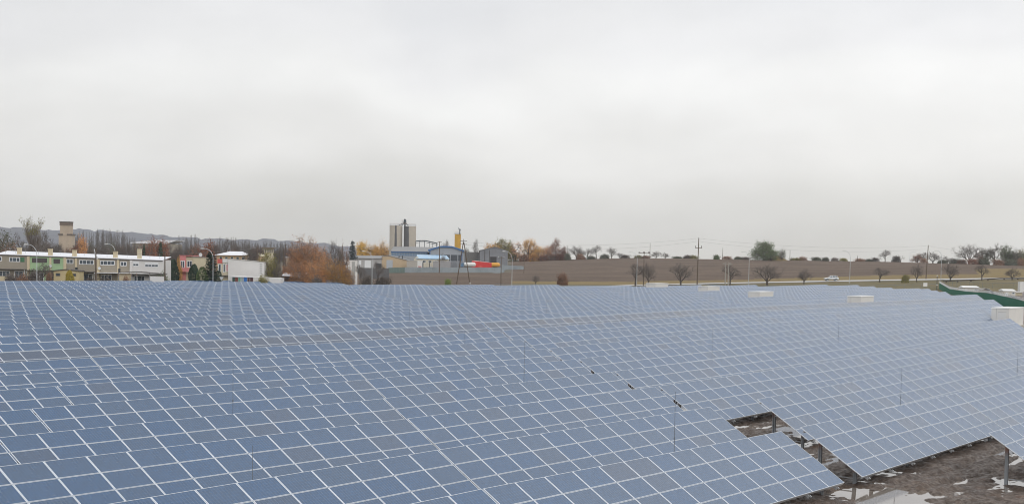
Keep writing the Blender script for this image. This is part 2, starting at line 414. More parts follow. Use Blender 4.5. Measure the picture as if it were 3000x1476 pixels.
ORD = ['first', 'second', 'third', 'fourth', 'fifth', 'sixth', 'seventh', 'eighth', 'ninth', 'tenth', 'eleventh', 'twelfth', 'thirteenth',
       'fourteenth', 'fifteenth', 'sixteenth', 'seventeenth', 'eighteenth', 'nineteenth', 'twentieth'] + ['twenty-' + w for w in
       ['first', 'second', 'third', 'fourth', 'fifth', 'sixth', 'seventh', 'eighth', 'ninth']] + ['thirtieth'] + ['thirty-' + w for w in
       ['first', 'second', 'third', 'fourth', 'fifth', 'sixth', 'seventh', 'eighth', 'ninth']]
ORD += ['fortieth']

# ------------------------------------------------------------------ the land
def build_land():
    ys = np.concatenate([np.arange(-60, 20, 20), np.arange(20, 120, 4), np.arange(120, 470, 6), np.arange(470, 1000, 5), np.arange(1000, 3301, 70)])
    px = np.concatenate([np.arange(-3000, -200, 120), np.arange(-200, 3200, 11), np.arange(3200, 6200, 120)])
    Y, Pp = np.meshgrid(ys, px, indexing='ij'); X = (Pp - 1500) / F * (np.maximum(Y, 0) + 45)
    Z = ground(X, Y)
    patch = (X > 2) & (X < 40) & (Y > 48) & (Y < 112)
    Z = np.where(patch, Z - .25, Z)
    q = px_of(X, Y); n = nodes_at(q); nd = n[..., 0]
    zone = np.zeros(Y.shape, int)                                       # 0 site mud
    zone[Y > nd[..., 0] - 12] = 1                                        # 1 verge
    zone[(Y > nd[..., 2] - 2) & (q > 1490)] = 2                          # 2 dry grass
    zone[(Y > nd[..., 3]) & (q > 1490)] = 3                              # 3 ploughed field
    zone[(Y > nd[..., 4]) & (q > 1490)] = 4                              # 4 rough grass
    zone[(Y > nd[..., 1] - 8) & (q > 860) & (q <= 1490) & (Y < 655)] = 3
    zone[(q > 2850) & (Y > nd[..., 3]) & (Y < nd[..., 3] + 110)] = 2
    left = ((q <= 860) | ((q <= 1490) & (Y >= 655))) & (Y > nd[..., 0] - 12)
    zone[left] = 5
    zone[(Y > 1150) & (q <= 1600)] = 6
    zone[Y > 960] = np.where(q[Y > 960] > 1600, 4, 6)
    NV = X.shape; idx = np.arange(X.size).reshape(NV)
    quad = np.stack([idx[:-1, :-1], idx[:-1, 1:], idx[1:, 1:], idx[1:, :-1]], -1).reshape(-1, 4)
    fz = zone[:-1, :-1].reshape(-1); V = np.stack([X, Y, Z], -1).reshape(-1, 3)
    info = {0: ('ground', M_MUD, 'bare muddy ground under the solar rows'), 1: ('grass_verge', M_VERGE, 'green and brown grass between the solar park and the road'),
            2: ('dry_grass', M_DRY, 'yellowed grass strip beside the road'), 3: ('field', M_FIELD, 'brown ploughed field rising to the skyline'),
            4: ('rough_ground', M_RIDGE, 'rough grass on top of the rise behind the field'), 5: ('town_ground', M_TOWN, 'ground between the houses and sheds'), 6: ('hill', M_WOODS, 'blue grey wooded hill on the skyline')}
    for z, (nm, m, lb) in info.items():
        fq = quad[fz == z]
        if not len(fq): continue
        u, inv = np.unique(fq, return_inverse=True)
        me = bpy.data.meshes.new(nm); me.from_pydata(V[u].tolist(), [], inv.reshape(-1, 4).tolist())
        me.polygons.foreach_set('use_smooth', [True] * len(fq)); me.materials.append(m)
        tag(link(bpy.data.objects.new(nm, me)), lb, 'ground', kind='structure')
build_land()

def vnoise(X, Y, sc, seed):
    r = np.random.RandomState(seed); G = r.rand(128, 128)
    x, y = X / sc + 50, Y / sc + 50; xi, yi = np.floor(x).astype(int), np.floor(y).astype(int); fx, fy = x - xi, y - yi
    fx, fy = fx * fx * (3 - 2 * fx), fy * fy * (3 - 2 * fy); g = lambda a, b: G[a % 128, b % 128]
    return (g(xi, yi) * (1 - fx) + g(xi + 1, yi) * fx) * (1 - fy) + (g(xi, yi + 1) * (1 - fx) + g(xi + 1, yi + 1) * fx) * fy
def build_mud():
    xs, ys = np.arange(3, 39, .13), np.arange(49, 111, .16)
    Y, X = np.meshgrid(ys, xs, indexing='ij'); Z0 = ground(X, Y)
    s = X * EX[0] + Y * EX[1]; c = X * HH[0] + Y * HH[1]
    n = (vnoise(s / 2.2, c, 2.4, 1) - .5) * .34 + (vnoise(s / 1.6, c, .9, 2) - .5) * .20 + (vnoise(X, Y, .38, 3) - .5) * .13 + (vnoise(X, Y, .2, 4) - .5) * .11
    k = (c - C0) / RP; ph = (k - np.floor(k)) * RP
    # wheel ruts run along the open lane in front of each row
    for off in (1.2, 2.9):
        w = c + (vnoise(s, c * 0, 9, 7) - .5) * 1.3
        pp = ((w - C0) / RP) % 1 * RP
        n -= .13 * np.exp(-((pp - off) / .24) ** 2); n += .07 * np.exp(-((pp - off - .45) / .18) ** 2)
    n += .062 + (vnoise(s / 1.8, c, 1.5, 21) - .5) * .20 + (vnoise(X, Y, .28, 5) - .5) * .08
    n += (vnoise(X, Y, 6, 9) - .52) * .22
    Z = Z0 + n
    i = np.arange(X.size).reshape(X.shape); q = np.stack([i[:-1, :-1], i[:-1, 1:], i[1:, 1:], i[1:, :-1]], -1).reshape(-1, 4)
    me = bpy.data.meshes.new('mud'); me.from_pydata(np.stack([X, Y, Z], -1).reshape(-1, 3).tolist(), [], q.tolist())
    me.polygons.foreach_set('use_smooth', [True] * len(q)); me.materials.append(M_MUD)
    tag(link(bpy.data.objects.new('mud', me)), 'churned brown mud with wheel ruts in front of the tables', 'mud', kind='structure')
    xs, ys = np.arange(3, 39.1, 2.), np.arange(49, 111.1, 2.)
    Y, X = np.meshgrid(ys, xs, indexing='ij'); Z = ground(X, Y)
    i = np.arange(X.size).reshape(X.shape); q = np.stack([i[:-1, :-1], i[:-1, 1:], i[1:, 1:], i[1:, :-1]], -1).reshape(-1, 4)
    me = bpy.data.meshes.new('water'); me.from_pydata(np.stack([X, Y, Z], -1).reshape(-1, 3).tolist(), [], q.tolist())
    me.polygons.foreach_set('use_smooth', [True] * len(q)); me.materials.append(M_WATER)
    tag(link(bpy.data.objects.new('puddle_water', me)), 'rain water standing in the ruts of the mud', 'puddle', kind='structure')
build_mud()

def strip(name, m, pts, w, lift, label, cat):
    """a road-like sheet laid on the land; pts = (px, distance)"""
    ctr = []
    for i in range(len(pts) - 1):
        for t in np.linspace(0, 1, 24, endpoint=False):
            ctr.append((pts[i][0] * (1 - t) + pts[i + 1][0] * t, pts[i][1] * (1 - t) + pts[i + 1][1] * t))
    ctr.append(pts[-1]); b = MB(); vs = []
    for x, d in ctr:
        for e in (-1, -.5, 0, .5, 1):
            dd = d + e * w / 2; p = on(x, dd); p.z += lift; vs.append(p)
    fs = [(i * 5 + j, (i + 1) * 5 + j, (i + 1) * 5 + j + 1, i * 5 + j + 1) for i in range(len(ctr) - 1) for j in range(4)]
    b.add(vs, fs); o = b.build(name, m, smooth=True)
    return tag(o, label, cat, kind='structure')
ROADX = [1690, 1780, 1850, 2200, 2600, 3000, 3700]; ROADD = [440, 482, 505, 522.5, 542.5, 562.5, 562.5]
strip('road', M_ROAD, list(zip(ROADX, ROADD)), 13, .12, 'pale wet asphalt road running past the solar park', 'road')

# ------------------------------------------------------------------ solar tables
# local frame of a table: x along the row, y up the slope (upper edge at y=0, lower edge at y=-NR*PY), z = glass normal
def module_mesh_data(mb_v, mb_f, mb_m, mb_uv, ox, oy):
    L, Wd, T, fw, fh = PX - .022, PY - .018, .04, .037, .024
    x0, x1, y1, y0 = ox + .011, ox + .011 + L, oy - .009, oy - .009 - Wd
    k = len(mb_v)
    mb_v += [(x0, y0, 0), (x1, y0, 0), (x1, y1, 0), (x0, y1, 0), (x0 + fw, y0 + fh, 0), (x1 - fw, y0 + fh, 0), (x1 - fw, y1 - fh, 0), (x0 + fw, y1 - fh, 0),
             (x0, y0, -T), (x1, y0, -T), (x1, y1, -T), (x0, y1, -T)]
    fr = [(0, 1, 5, 4), (1, 2, 6, 5), (2, 3, 7, 6), (3, 0, 4, 7), (8, 9, 1, 0), (9, 10, 2, 1), (10, 11, 3, 2), (11, 8, 0, 3)]
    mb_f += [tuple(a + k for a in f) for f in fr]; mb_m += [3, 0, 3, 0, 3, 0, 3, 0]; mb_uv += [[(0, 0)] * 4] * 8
    k2 = len(mb_v); g = .004
    mb_v += [(x0 + fw, y0 + fh, -g), (x1 - fw, y0 + fh, -g), (x1 - fw, y1 - fh, -g), (x0 + fw, y1 - fh, -g)]
    mb_f += [(k2, k2 + 1, k2 + 2, k2 + 3)]; mb_m += [1]; mb_uv += [[(0, 0), (1, 0), (1, 1), (0, 1)]]
    k3 = len(mb_v); mb_v += [(x0 + .01, y0 + .01, -.03), (x0 + .01, y1 - .01, -.03), (x1 - .01, y1 - .01, -.03), (x1 - .01, y0 + .01, -.03)]
    mb_f += [(k3, k3 + 1, k3 + 2, k3 + 3)]; mb_m += [2]; mb_uv += [[(0, 0)] * 4]
def mk_modules(cells, glass):
    v, f, m, uv = [], [], [], []
    for ox, oy in cells: module_mesh_data(v, f, m, uv, ox, oy)
    me = bpy.data.meshes.new('panels'); me.from_pydata(v, [], f)
    for x in (M_FRAME, glass, M_BACK, M_FRAME_DIM): me.materials.append(x)
    me.polygons.foreach_set('material_index', m)
    l = me.uv_layers.new(name='UVMap'); flat = [c for q in uv for p in q for c in p]; l.data.foreach_set('uv', flat); me.update()
    return me
ONE = {False: mk_modules([(0, 0)], M_GLASS), True: mk_modules([(0, 0)], M_GLASS_B)}
_full = {}
def full_mesh(n, brown):
    if (n, brown) not in _full:
        _full[(n, brown)] = mk_modules([(i * PX, -j * PY) for i in range(n) for j in range(NR)], M_GLASS_B if brown else M_GLASS)
    return _full[(n, brown)]
SLW = NR * PY
RAFTER = MB().box(-.04, .04, -SLW - .10, -.15, -.26, -.15).box(-.035, .035, -SLW - .17, -SLW - .05, -.15, -.09).mesh('rafter', M_RAIL)
_rail = {}
def rail_mesh(n):
    if n not in _rail:
        _rail[n] = MB().box(.05, n * PX - .05, -.035, .035, -.145, -.045).mesh('rail', M_RAIL)
    return _rail[n]
POST = MB().box(-.075, .075, -.012, .012, -1, 0).box(-.075, -.06, -.05, .05, -1, 0).box(.06, .075, -.05, .05, -1, 0).mesh('post', M_POST)
CT, ST = math.cos(TILT), math.sin(TILT)
def table(k, s0, n, label, near):
    z0, z1 = ztop(k, s0), ztop(k, s0 + n * PX)
    c = C0 + RP * k
    o = Vector((*(EX * s0 + HH * c), z0 + ZO)); e = Vector((*(EX * s0 + HH * c + EX * n * PX), z1 + ZO)) - o
    ex = e.normalized(); hh = Vector((HH[0], HH[1], 0)); up = (hh * CT + Vector((0, 0, 1)) * ST)
    up = (up - ex * up.dot(ex)).normalized(); nn = ex.cross(up)
    M = Matrix((ex, up, nn)).transposed().to_4x4(); M.translation = o
    t = empty('solar_table', (0, 0, 0)); t.matrix_world = M
    tag(t, label, 'solar table', 'rows of tilted solar tables')
    brown = (k == 8)
    if near:
        me = ONE[brown]
        for i in range(n):
            for j in range(NR):
                p = bpy.data.objects.new('solar_panel', me); p.parent = t; p.location = (i * PX, -j * PY, random.uniform(0, .004)); COL.objects.link(p)
    else:
        p = bpy.data.objects.new('panel_array', full_mesh(n, brown)); p.parent = t; COL.objects.link(p)
    L = n * PX
    Mi = M.inverted(); dn = (Mi.to_3x3() @ Vector((0, 0, -1)))
    npost = max(2, round(L / 6)); 
    if near:
        for y in (-.28, -1.55, -2.55, -3.99):
            r = bpy.data.objects.new('rail', rail_mesh(n)); r.parent = t; r.location = (0, y, 0); COL.objects.link(r)
        nr = max(3, round(L / 3.2))
        for i in range(nr):
            r = bpy.data.objects.new('rafter', RAFTER); r.parent = t; r.location = (.9 + (L - 1.8) * i / (nr - 1), 0, 0); COL.objects.link(r)
        for i in range(npost):
            for y in (-1.0, -3.25):
                b = Vector((1.0 + (L - 2.0) * i / (npost - 1), y, -.22)); wb = M @ b
                hgt = wb.z - gz(wb.x, wb.y) + .35
                r = bpy.data.objects.new('post', POST); r.parent = t
                X = ex.copy(); X.z = 0; X.normalize(); Zv = Vector((0, 0, 1)); Yv = Zv.cross(X)
                R = Matrix((X, Yv, Zv)).transposed().to_4x4(); R.translation = wb
                R = R @ Matrix.Diagonal((1.15, 1.6, hgt, 1))
                r.matrix_parent_inverse = Matrix.Identity(4); r.matrix_basis = Mi @ R; COL.objects.link(r)
            a = M @ Vector((1.0 + (L - 2.0) * i / (npost - 1), -1.0, -.25)); b2 = M @ Vector((1.0 + (L - 2.0) * i / (npost - 1), -3.25, -.25))
            g = gz(a.x, a.y)
            br = MB().tube(Mi @ Vector((a.x, a.y, g + .35)), Mi @ Vector((b2.x, b2.y, b2.z - .5)), .035, n=5)
            br.build('brace', M_RAIL, t)
    else:
        b = MB(); h = 2.9
        for i in range(npost):
            for y, hgt in ((-1.0, 2.6), (-3.25, 1.4)):
                q = Vector((1.0 + (L - 2.0) * i / (npost - 1), y, -.1)); b.tube(q, q + dn * hgt, .08, n=4)
        for y in (-.28, -3.75): b.box(.05, L - .05, y - .035, y + .035, -.145, -.045)
        b.build('support_frame', M_RAIL, t)
    return t
random.seed(5)
GAP = .08
nT = 0
def visible(k, s0, n):
    c = C0 + RP * k; ok = False
    for s in np.linspace(s0, s0 + n * PX, 6):
        P = EX * s + HH * c
        if P[1] < 15: continue
        x = 1500 + P[0] / P[1] * F; y = hz(x) - ztop(k, s) / P[1] * F
        for dx, dy in ((0, 0), (1.5, 2.5), (-2, -1)):
            xx, yy = 1500 + (P[0] + dx) / P[1] * F, y + dy / P[1] * F
            if -60 < xx < 3060 and yy < 1476 + 40: ok = True
    return ok
for k in range(-1, 29):
    aisle = 67.1 + 7.69 * k
    st = {-1: 75.8, 0: 69.5, 1: 81.2}.get(k, aisle + .5)
    rows_l, s = [], aisle
    TL = NM * PX
    while k >= 0 and s - TL > 0:
        if visible(k, s - TL, NM): rows_l.append((s - TL, NM))
        s -= TL + GAP
        if s < 0: break
    rows_l.reverse()
    right, s = [], st
    while s < REND[k] - 5:
        rem = REND[k] - s
        n = NM if rem > NM * PX * 1.3 else min(17, int(round(rem / PX)))
        if visible(k, s, n): right.append((s, n))
        s += n * PX + GAP
    allr = rows_l + right
    for i, (s0, n) in enumerate(allr):
        d = EX[1] * s0 + HH[1] * (C0 + RP * k)
        side = ORD[i]
        lab = f'blue grey tilted solar table, {side} from the left in the {ORD[k + 1]} row from the camera'
        table(k, s0, n, lab, d < 150); nT += 1
print('TABLES', nT)

# ------------------------------------------------------------------ lightning rods standing between the rows
RODS = [(683, 1053, 1211), (740, 1304, 1476), (2642, 1069, 1186), (2983, 1005, 1106), (1979, 1147, 1320), (2732, 896, 965), (2088, 955, 1050),
        (2458, 921, 1000), (2401, 862, 915), (1537, 998, 1118), (1200, 868, 937), (1363, 920, 1003), (1601, 875, 915), (1822, 893, 940),
        (727, 895, 968), (738, 940, 1020), (2831, 853, 895), (1897, 855, 892), (2144, 870, 905), (2497, 838, 856), (1455, 865, 880)]
M_ROD = mat('rod_metal', (112, 120, 130), .5, .1)
for i, (x, yt, yb) in enumerate(sorted(RODS)):
    best = None
    for k in range(0, 28):
        r = ray(x, yb); t = (C0 + RP * k) / (r[0] * HH[0] + r[1] * HH[1]); P = r * t
        s = P[0] * EX[0] + P[1] * EX[1]
        if s > REND[k]: continue
        e = abs(P[2] - ztop(k, s))
        if best is None or e < best[0]: best = (e, k, P, s)
    _, k, P, s = best
    d = P[1] + .55; top = at(x, yt, d); g = gz(top.x, d); H = top.z - g
    o = empty('lightning_rod', (top.x, d, g), 0, f'thin dark lightning rod, {ORD[i]} from the left among the solar rows', 'lightning rod', 'lightning rods among the solar rows')
    MB().tube((0, 0, 0), (0, 0, H * .62), .016, .014, 6).build('lower_tube', M_ROD, o)
    MB().tube((0, 0, H * .62), (0, 0, H), .013, .008, 6).tube((0, 0, H * .61), (0, 0, H * .63), .03, .03, 6).build('tip', M_ROD, o)
    MB().box(-.25, .25, -.25, .25, -.02, .22, top=(.8, .8)).build('base_block', M_CONC, o)

# ------------------------------------------------------------------ transformer kiosks between the rows
M_KI = mat('kiosk_render', (226, 224, 219), .7, .05, .5); M_KB = mat('kiosk_plinth', (176, 172, 164), .85, .1)
M_DK = mat('vent_dark', (48, 54, 58), .6, .2); M_LINE = mat('seam', (170, 170, 168), .6)
def kiosk(x, ytop, kk, L, Wd, label, door=False, name='transformer_station', vent=False):
    r = ray(x, ytop); t = (C0 + RP * kk) / (r[0] * HH[0] + r[1] * HH[1]); P = r * t
    g = gz(P[0], P[1]); H = P[2] + ZO - g
    o = empty(name, (P[0], P[1], g), AZ, label, 'transformer station', 'white transformer stations among the solar rows')
    MB().box(0, L, -Wd, 0, .3, H - .15).build('wall', M_KI, o)                      # local x along the row, y up the slope side
    MB().box(-.07, L + .07, -Wd - .07, .07, H - .15, H, top=(.985, .96)).build('roof', M_WHITE, o)
    MB().box(-.5, L + .5, -Wd - .5, .5, -.6, .3).build('plinth', M_KB, o)
    # end face towards the camera (local -x) and the long face towards the low side (local -y)
    dd = MB().box(-.03, 0, -Wd + .45, -Wd + 1.65, .35, min(2.45, H - .5)); dd.build('door', M_WHITE, o)
    MB().box(-.045, -.03, -Wd + .42, -Wd + 1.68, min(2.45, H - .5), min(2.49, H - .46)).build('door_head', M_LINE, o)
    MB().box(-.02, .0, -Wd / 2 - .02 + .6, -Wd / 2 + .02 + .6, .35, H - .2).build('seam', M_LINE, o)
    for i in range(0):
        v = MB()
        for j in range(5): v.box(L * (.25 + .4 * i), L * (.25 + .4 * i) + 1.1, -Wd - .03, -Wd, H - 1.3 + j * .13, H - 1.24 + j * .13)
        v.build('vent', M_LINE, o)
    if vent: MB().box(-.05, 0, -1.6, -.6, H - 1.5, H - 1.15).build('opening', M_DK, o)
    return o
kiosk(2905, 900, 4.72, 8.5, 2.75, 'large white container-like transformer station behind the solar rows at the right edge', True)
kiosk(2483, 866, 8.62, 6.6, 2.45, 'white transformer station half sunk behind the solar rows below the silver car')
kiosk(2192, 853, 11.62, 6.4, 2.4, 'white transformer station between two bare roadside trees, amid the solar rows')
kiosk(2046, 838, 15.6, 6.0, 2.4, 'small white transformer station just below the grey shelter roof')
kiosk(1893, 829, 18.62, 6.6, 2.6, 'farthest white transformer station with a dark vent opening at the end of the rows', vent=True)
MB_ = MB()
# grey flat-roofed shelter behind the last rows
def local_box(x0, x1, ytop, ybot, d, depth):
    a, b = at(x0, ytop, d), at(x1, ytop, d); base = min(gz(a.x, d), gz(b.x, d)); return a, b, base
a = at(2055, 830.5, 425); b = at(2122, 830.5, 425); g = gz(a.x, 425)
o = empty('shelter', (a.x, 425, g), 0, 'low shelter with a flat blue grey roof behind the last solar row', 'shelter')
Lw = b.x - a.x; Hh = a.z - g
MB().prism([(0, Hh - .2), (Lw, Hh - .45), (Lw, Hh - .65), (0, Hh - .0 - .25)], 0, 5).build('roof', mat('blue_grey_sheet', (112, 128, 144), .5), o)
for xx in (.3, Lw / 2, Lw - .3):
    for yy in (.3, 4.7): MB().tube((xx, yy, -.2), (xx, yy, Hh - .45), .08).build('post', M_POST, o)

# ------------------------------------------------------------------ trees
def grow(mb_t, mb_c, rng, p, d, L, r, lvl, maxl, spread, tips, droop=0., nb=(4, 6), curve=.18, minr=.03, upb=.12, low=.25):
    seg = 3 if lvl < 2 else 2; q = Vector(p); dd = Vector(d).normalized(); pts = [q.copy()]
    for i in range(seg):
        dd = (dd + Vector((rng.uniform(-1, 1), rng.uniform(-1, 1), rng.uniform(-1, 1))) * curve + Vector((0, 0, upb - droop * (lvl >= 2)))).normalized()
        n = q + dd * L / seg; ra, rb = r * (1 - i / seg * .55), r * (1 - (i + 1) / seg * .55)
        (mb_t if lvl < 2 else mb_c).tube(q, n, max(ra, minr), max(rb, minr), 5 if lvl < 2 else 3, cap=False); q = n; pts.append(q.copy())
    if lvl >= maxl: tips.append((q, dd)); return
    if lvl >= maxl - 1: tips.append((q, dd))
    k = rng.randint(*nb) + (1 if lvl == 0 else 0)
    for i in range(k):
        t = rng.uniform(.35 if lvl else low, 1.0); j = min(seg - 1, int(t * seg)); base = pts[j].lerp(pts[j + 1], t * seg - j)
        a = 2 * math.pi * (i / k + rng.uniform(-.1, .1)); side = dd.orthogonal().normalized(); side = (Matrix.Rotation(a, 3, dd) @ side)
        nd = (dd * (1 - spread) + side * spread).normalized()
        grow(mb_t, mb_c, rng, base, nd, L * rng.uniform(.5, .72) * (1.1 - .3 * t if lvl == 0 else 1), r * .5, lvl + 1, maxl, spread, tips, droop, nb, curve, minr, upb)
def leaves(mb, rng, tips, per, rad, size, drop=0.):
    for q, d in tips:
        for i in range(per):
            c = q + Vector((rng.gauss(0, rad), rng.gauss(0, rad), rng.gauss(0, rad * .8) - abs(rng.gauss(0, drop))))
            u = Vector((rng.uniform(-1, 1), rng.uniform(-1, 1), rng.uniform(-1, 1))).normalized(); w = u.orthogonal().normalized() * size * rng.uniform(.6, 1.3); u = u * size * rng.uniform(.6, 1.3)
            mb.add([c - u, c + w * .6, c + u, c - w * .6], [(0, 1, 2, 3)])
PROTO = {}
def norm_build(parts, H=10.):
    """scale all parts together to unit height; returns meshes and the natural width"""
    zs = [v[2] for _, b, _ in parts for v in b.v]; zt = max(zs)
    xs = [math.hypot(v[0], v[1]) for _, b, _ in parts for v in b.v]; xs.sort(); w = xs[int(len(xs) * .97)] * 2 / zt
    res = []
    for nm, b, m in parts:
        b.v = [(v[0] / zt, v[1] / zt, v[2] / zt) for v in b.v]
        if b.v: res.append((nm, b.mesh(nm, m)))
    return res, w
def proto(kind, seed):
    key = (kind, seed)
    if key in PROTO: return PROTO[key]
    rng = random.Random(seed * 77 + len(kind)); T, Cm, L = MB(), MB(), MB(); tips = []
    if kind == 'bare':
        grow(T, Cm, rng, (0, 0, 0), (0, 0, 1), 4.2, .24, 0, 4, .56, tips, nb=(4, 6), minr=.013, curve=.2, upb=.10)
    elif kind == 'oldbare':      # short trunk, wide fan of limbs
        T.tube((0, 0, 0), (0, 0, 1.6), .32, .26, 7)
        for i in range(7):
            a = i * 2 * math.pi / 7 + rng.uniform(-.2, .2); e = rng.uniform(.55, 1.25)
            grow(T, Cm, rng, (0, 0, 1.4 + rng.uniform(-.2, .3)), (math.cos(a) * math.cos(e), math.sin(a) * math.cos(e), math.sin(e)), 3.4, .13, 1, 4, .5, tips, nb=(4, 6), minr=.007, upb=.09)
    elif kind == 'topleaf':
        grow(T, Cm, rng, (0, 0, 0), (0, 0, 1), 5.2, .26, 0, 4, .42, tips, nb=(5, 6), minr=.014, curve=.13, upb=.22)
        zm = max(q.z for q, d in tips); leaves(L, rng, [t for t in tips if t[0].z > zm * .70], 2, .2, .10)
    elif kind == 'whips':
        for s_ in range(9):
            x_, y_ = rng.uniform(-2.4, 2.4), rng.uniform(-1.5, 1.5); h_ = rng.uniform(6.5, 10)
            T.tube((x_, y_, 0), (x_ + rng.uniform(-.3, .3), y_, h_), .10, .02, 4, cap=False)
            for i in range(16):
                z = h_ * (.25 + .72 * i / 16); a = rng.uniform(0, 6.28)
                grow(T, Cm, rng, (x_, y_, z), (math.cos(a) * .45, math.sin(a) * .45, .95), 1.5 * (1.15 - z / 11), .03, 2, 3, .35, tips, nb=(3, 4), minr=.012, upb=.2)
    elif kind == 'brush':        # dense leafless thicket tree
        for s_ in range(4):
            grow(T, Cm, rng, (rng.uniform(-1.6, 1.6), rng.uniform(-1, 1), 0), (rng.uniform(-.3, .3), 0, 1), 2.6, .10, 0, 4, .5, tips, nb=(4, 5), minr=.012, low=.05, upb=.1)
        leaves(L, rng, tips, 1, .3, .07)
    elif kind == 'poplar':
        T.tube((0, 0, 0), (0, 0, 11), .2, .04, 5)
        for i in range(34):
            z = 2 + 8.5 * i / 34; a = rng.uniform(0, 6.28)
            grow(T, Cm, rng, (0, 0, z), (math.cos(a) * .5, math.sin(a) * .5, .9), 2.3 * (1.1 - z / 14), .06, 2, 4, .35, tips, nb=(2, 3), minr=.013, upb=.2)
    elif kind == 'leafy' or kind == 'sparse':
        grow(T, Cm, rng, (0, 0, 0), (0, 0, 1), 3.3, .26, 0, 3, .62, tips, nb=(6, 7), minr=.02, low=.1, upb=.05)
        leaves(L, rng, tips, 8 if kind == 'leafy' else 4, .36 if kind == 'leafy' else .32, .12)
    elif kind == 'birch':
        for s_ in range(3):
            grow(T, Cm, rng, (s_ * .5 - .5, rng.uniform(-.3, .3), 0), (rng.uniform(-.15, .15), 0, 1), 4.4, .17, 0, 3, .48, tips, droop=.30, nb=(5, 6), minr=.02)
        leaves(L, rng, tips, 9, .32, .10, drop=.5)
    elif kind == 'bush':
        for i in range(9):
            a = rng.uniform(0, 6.28); grow(T, Cm, rng, (rng.uniform(-.3, .3), rng.uniform(-.3, .3), 0), (math.cos(a) * .55, math.sin(a) * .55, 1), 1.3, .05, 2, 4, .45, tips, nb=(3, 5), minr=.014)
        leaves(L, rng, tips, 5, .2, .085)
        for i in range(900):
            a = rng.uniform(0, 6.28); r_ = 1.25 * math.sqrt(rng.random()); z_ = rng.uniform(0, 1) * 1.9 * math.sqrt(max(.05, 1 - (r_ / 1.35) ** 2)) * (1 + .25 * math.sin(a * 3))
            c = Vector((r_ * math.cos(a), r_ * math.sin(a), z_)); u = Vector((rng.uniform(-1, 1), rng.uniform(-1, 1), rng.uniform(-1, 1))) * .1; w = u.orthogonal() * .8; L.add([c - w, c + u, c + w, c - u], [(0, 1, 2, 3)])
    elif kind == 'spruce':
        T.tube((0, 0, 0), (0, 0, 10), .2, .03, 6)
        for i in range(26):
            z = .8 + 9 * i / 26; R = 2.1 * (1 - z / 10.3) + .12
            for j in range(11):
                a = j * 6.283 / 11 + i * .7 + rng.uniform(-.15, .15); rr = R * rng.uniform(.75, 1.12); ca, sa = math.cos(a), math.sin(a)
                w = .28 * rr ** .6; z2 = z - .28 * rr + rng.uniform(-.1, .1)
                L.add([(0, 0, z + .1), (ca * rr * .55 - sa * w, sa * rr * .55 + ca * w, z2 + .12), (ca * rr, sa * rr, z2 + .05 * rr), (ca * rr * .55 + sa * w, sa * rr * .55 - ca * w, z2 + .12)], [(0, 1, 2, 3)])
                for q in range(4):
                    f = rng.uniform(.3, 1.0); u = Vector((rng.uniform(-1, 1), rng.uniform(-1, 1), rng.uniform(-.8, .1))) * .28; c = Vector((ca * rr * f, sa * rr * f, z2 + .1)); v = u.orthogonal() * .45
                    L.add([c - v, c + u, c + v, c - u * .3], [(0, 1, 2, 3)])
    elif kind == 'cone':         # clipped thuja or dense evergreen
        T.tube((0, 0, 0), (0, 0, 2), .15, .1, 6)
        for i in range(2300):
            z = rng.uniform(.05, 5.05); a0 = rng.uniform(0, 6.28); R = 1.35 * math.sqrt(max(.01, 1 - ((z - 1.9) / 3.2) ** 2)) * (1 + .12 * math.sin(a0 * 3 + z * 2.1)); a = a0; R *= rng.uniform(.72, 1.06)
            c = Vector((R * math.cos(a), R * math.sin(a), z)); u = Vector((rng.uniform(-1, 1), rng.uniform(-1, 1), rng.uniform(0, 1.6))) * .12; v = u.orthogonal() * .6
            L.add([c - v, c + u, c + v, c - u], [(0, 1, 2, 3)])
    parts = [('trunk', T, M_TRUNK)]
    if Cm.v: parts.append(('branches', Cm, M_TWIG))
    if L.v: parts.append(('crown', L, M_TWIG))
    PROTO[key] = norm_build(parts); return PROTO[key]
LC = {'twigs': [(126, 112, 104), (110, 100, 96), (138, 122, 110)], 'rustdim': [(132, 100, 88), (118, 92, 84), (146, 110, 92)], 'orange': [(208, 148, 98), (222, 168, 112), (186, 130, 90), (200, 156, 116)],
      'amber': [(206, 152, 66), (222, 172, 82), (180, 128, 62)],
      'yellow': [(214, 168, 60), (228, 186, 84), (184, 142, 60)],
      'rust': [(140, 94, 74), (158, 106, 80), (122, 88, 76), (112, 90, 80)],
      'brown': [(132, 104, 88), (150, 114, 90), (112, 92, 84)],
      'dull': [(88, 96, 82), (104, 108, 88), (76, 84, 76)],
      'green': [(78, 98, 60), (98, 116, 70), (62, 82, 52)],
      'olive': [(124, 124, 72), (144, 136, 78), (98, 104, 66)],
      'lime': [(150, 170, 80), (128, 152, 74), (172, 184, 96)],
      'spruce': [(58, 76, 62), (70, 88, 70), (48, 64, 56)],
      'blue': [(72, 86, 86), (86, 98, 96), (60, 72, 74)],
      'dark': [(112, 104, 98), (98, 92, 88), (126, 114, 104)],
      'gold': [(180, 150, 50), (146, 136, 56), (200, 164, 60)]}
def leafm(c): return leaf_mat('leaves_' + c, LC[c])
NAMES = {'bare': 'bare_tree', 'oldbare': 'bare_tree', 'poplar': 'poplar', 'topleaf': 'poplar', 'whips': 'poplar_clump', 'brush': 'thicket_tree', 'leafy': 'autumn_tree', 'sparse': 'autumn_tree', 'birch': 'birch', 'bush': 'bush', 'spruce': 'spruce', 'cone': 'evergreen'}
rt = random.Random(11)
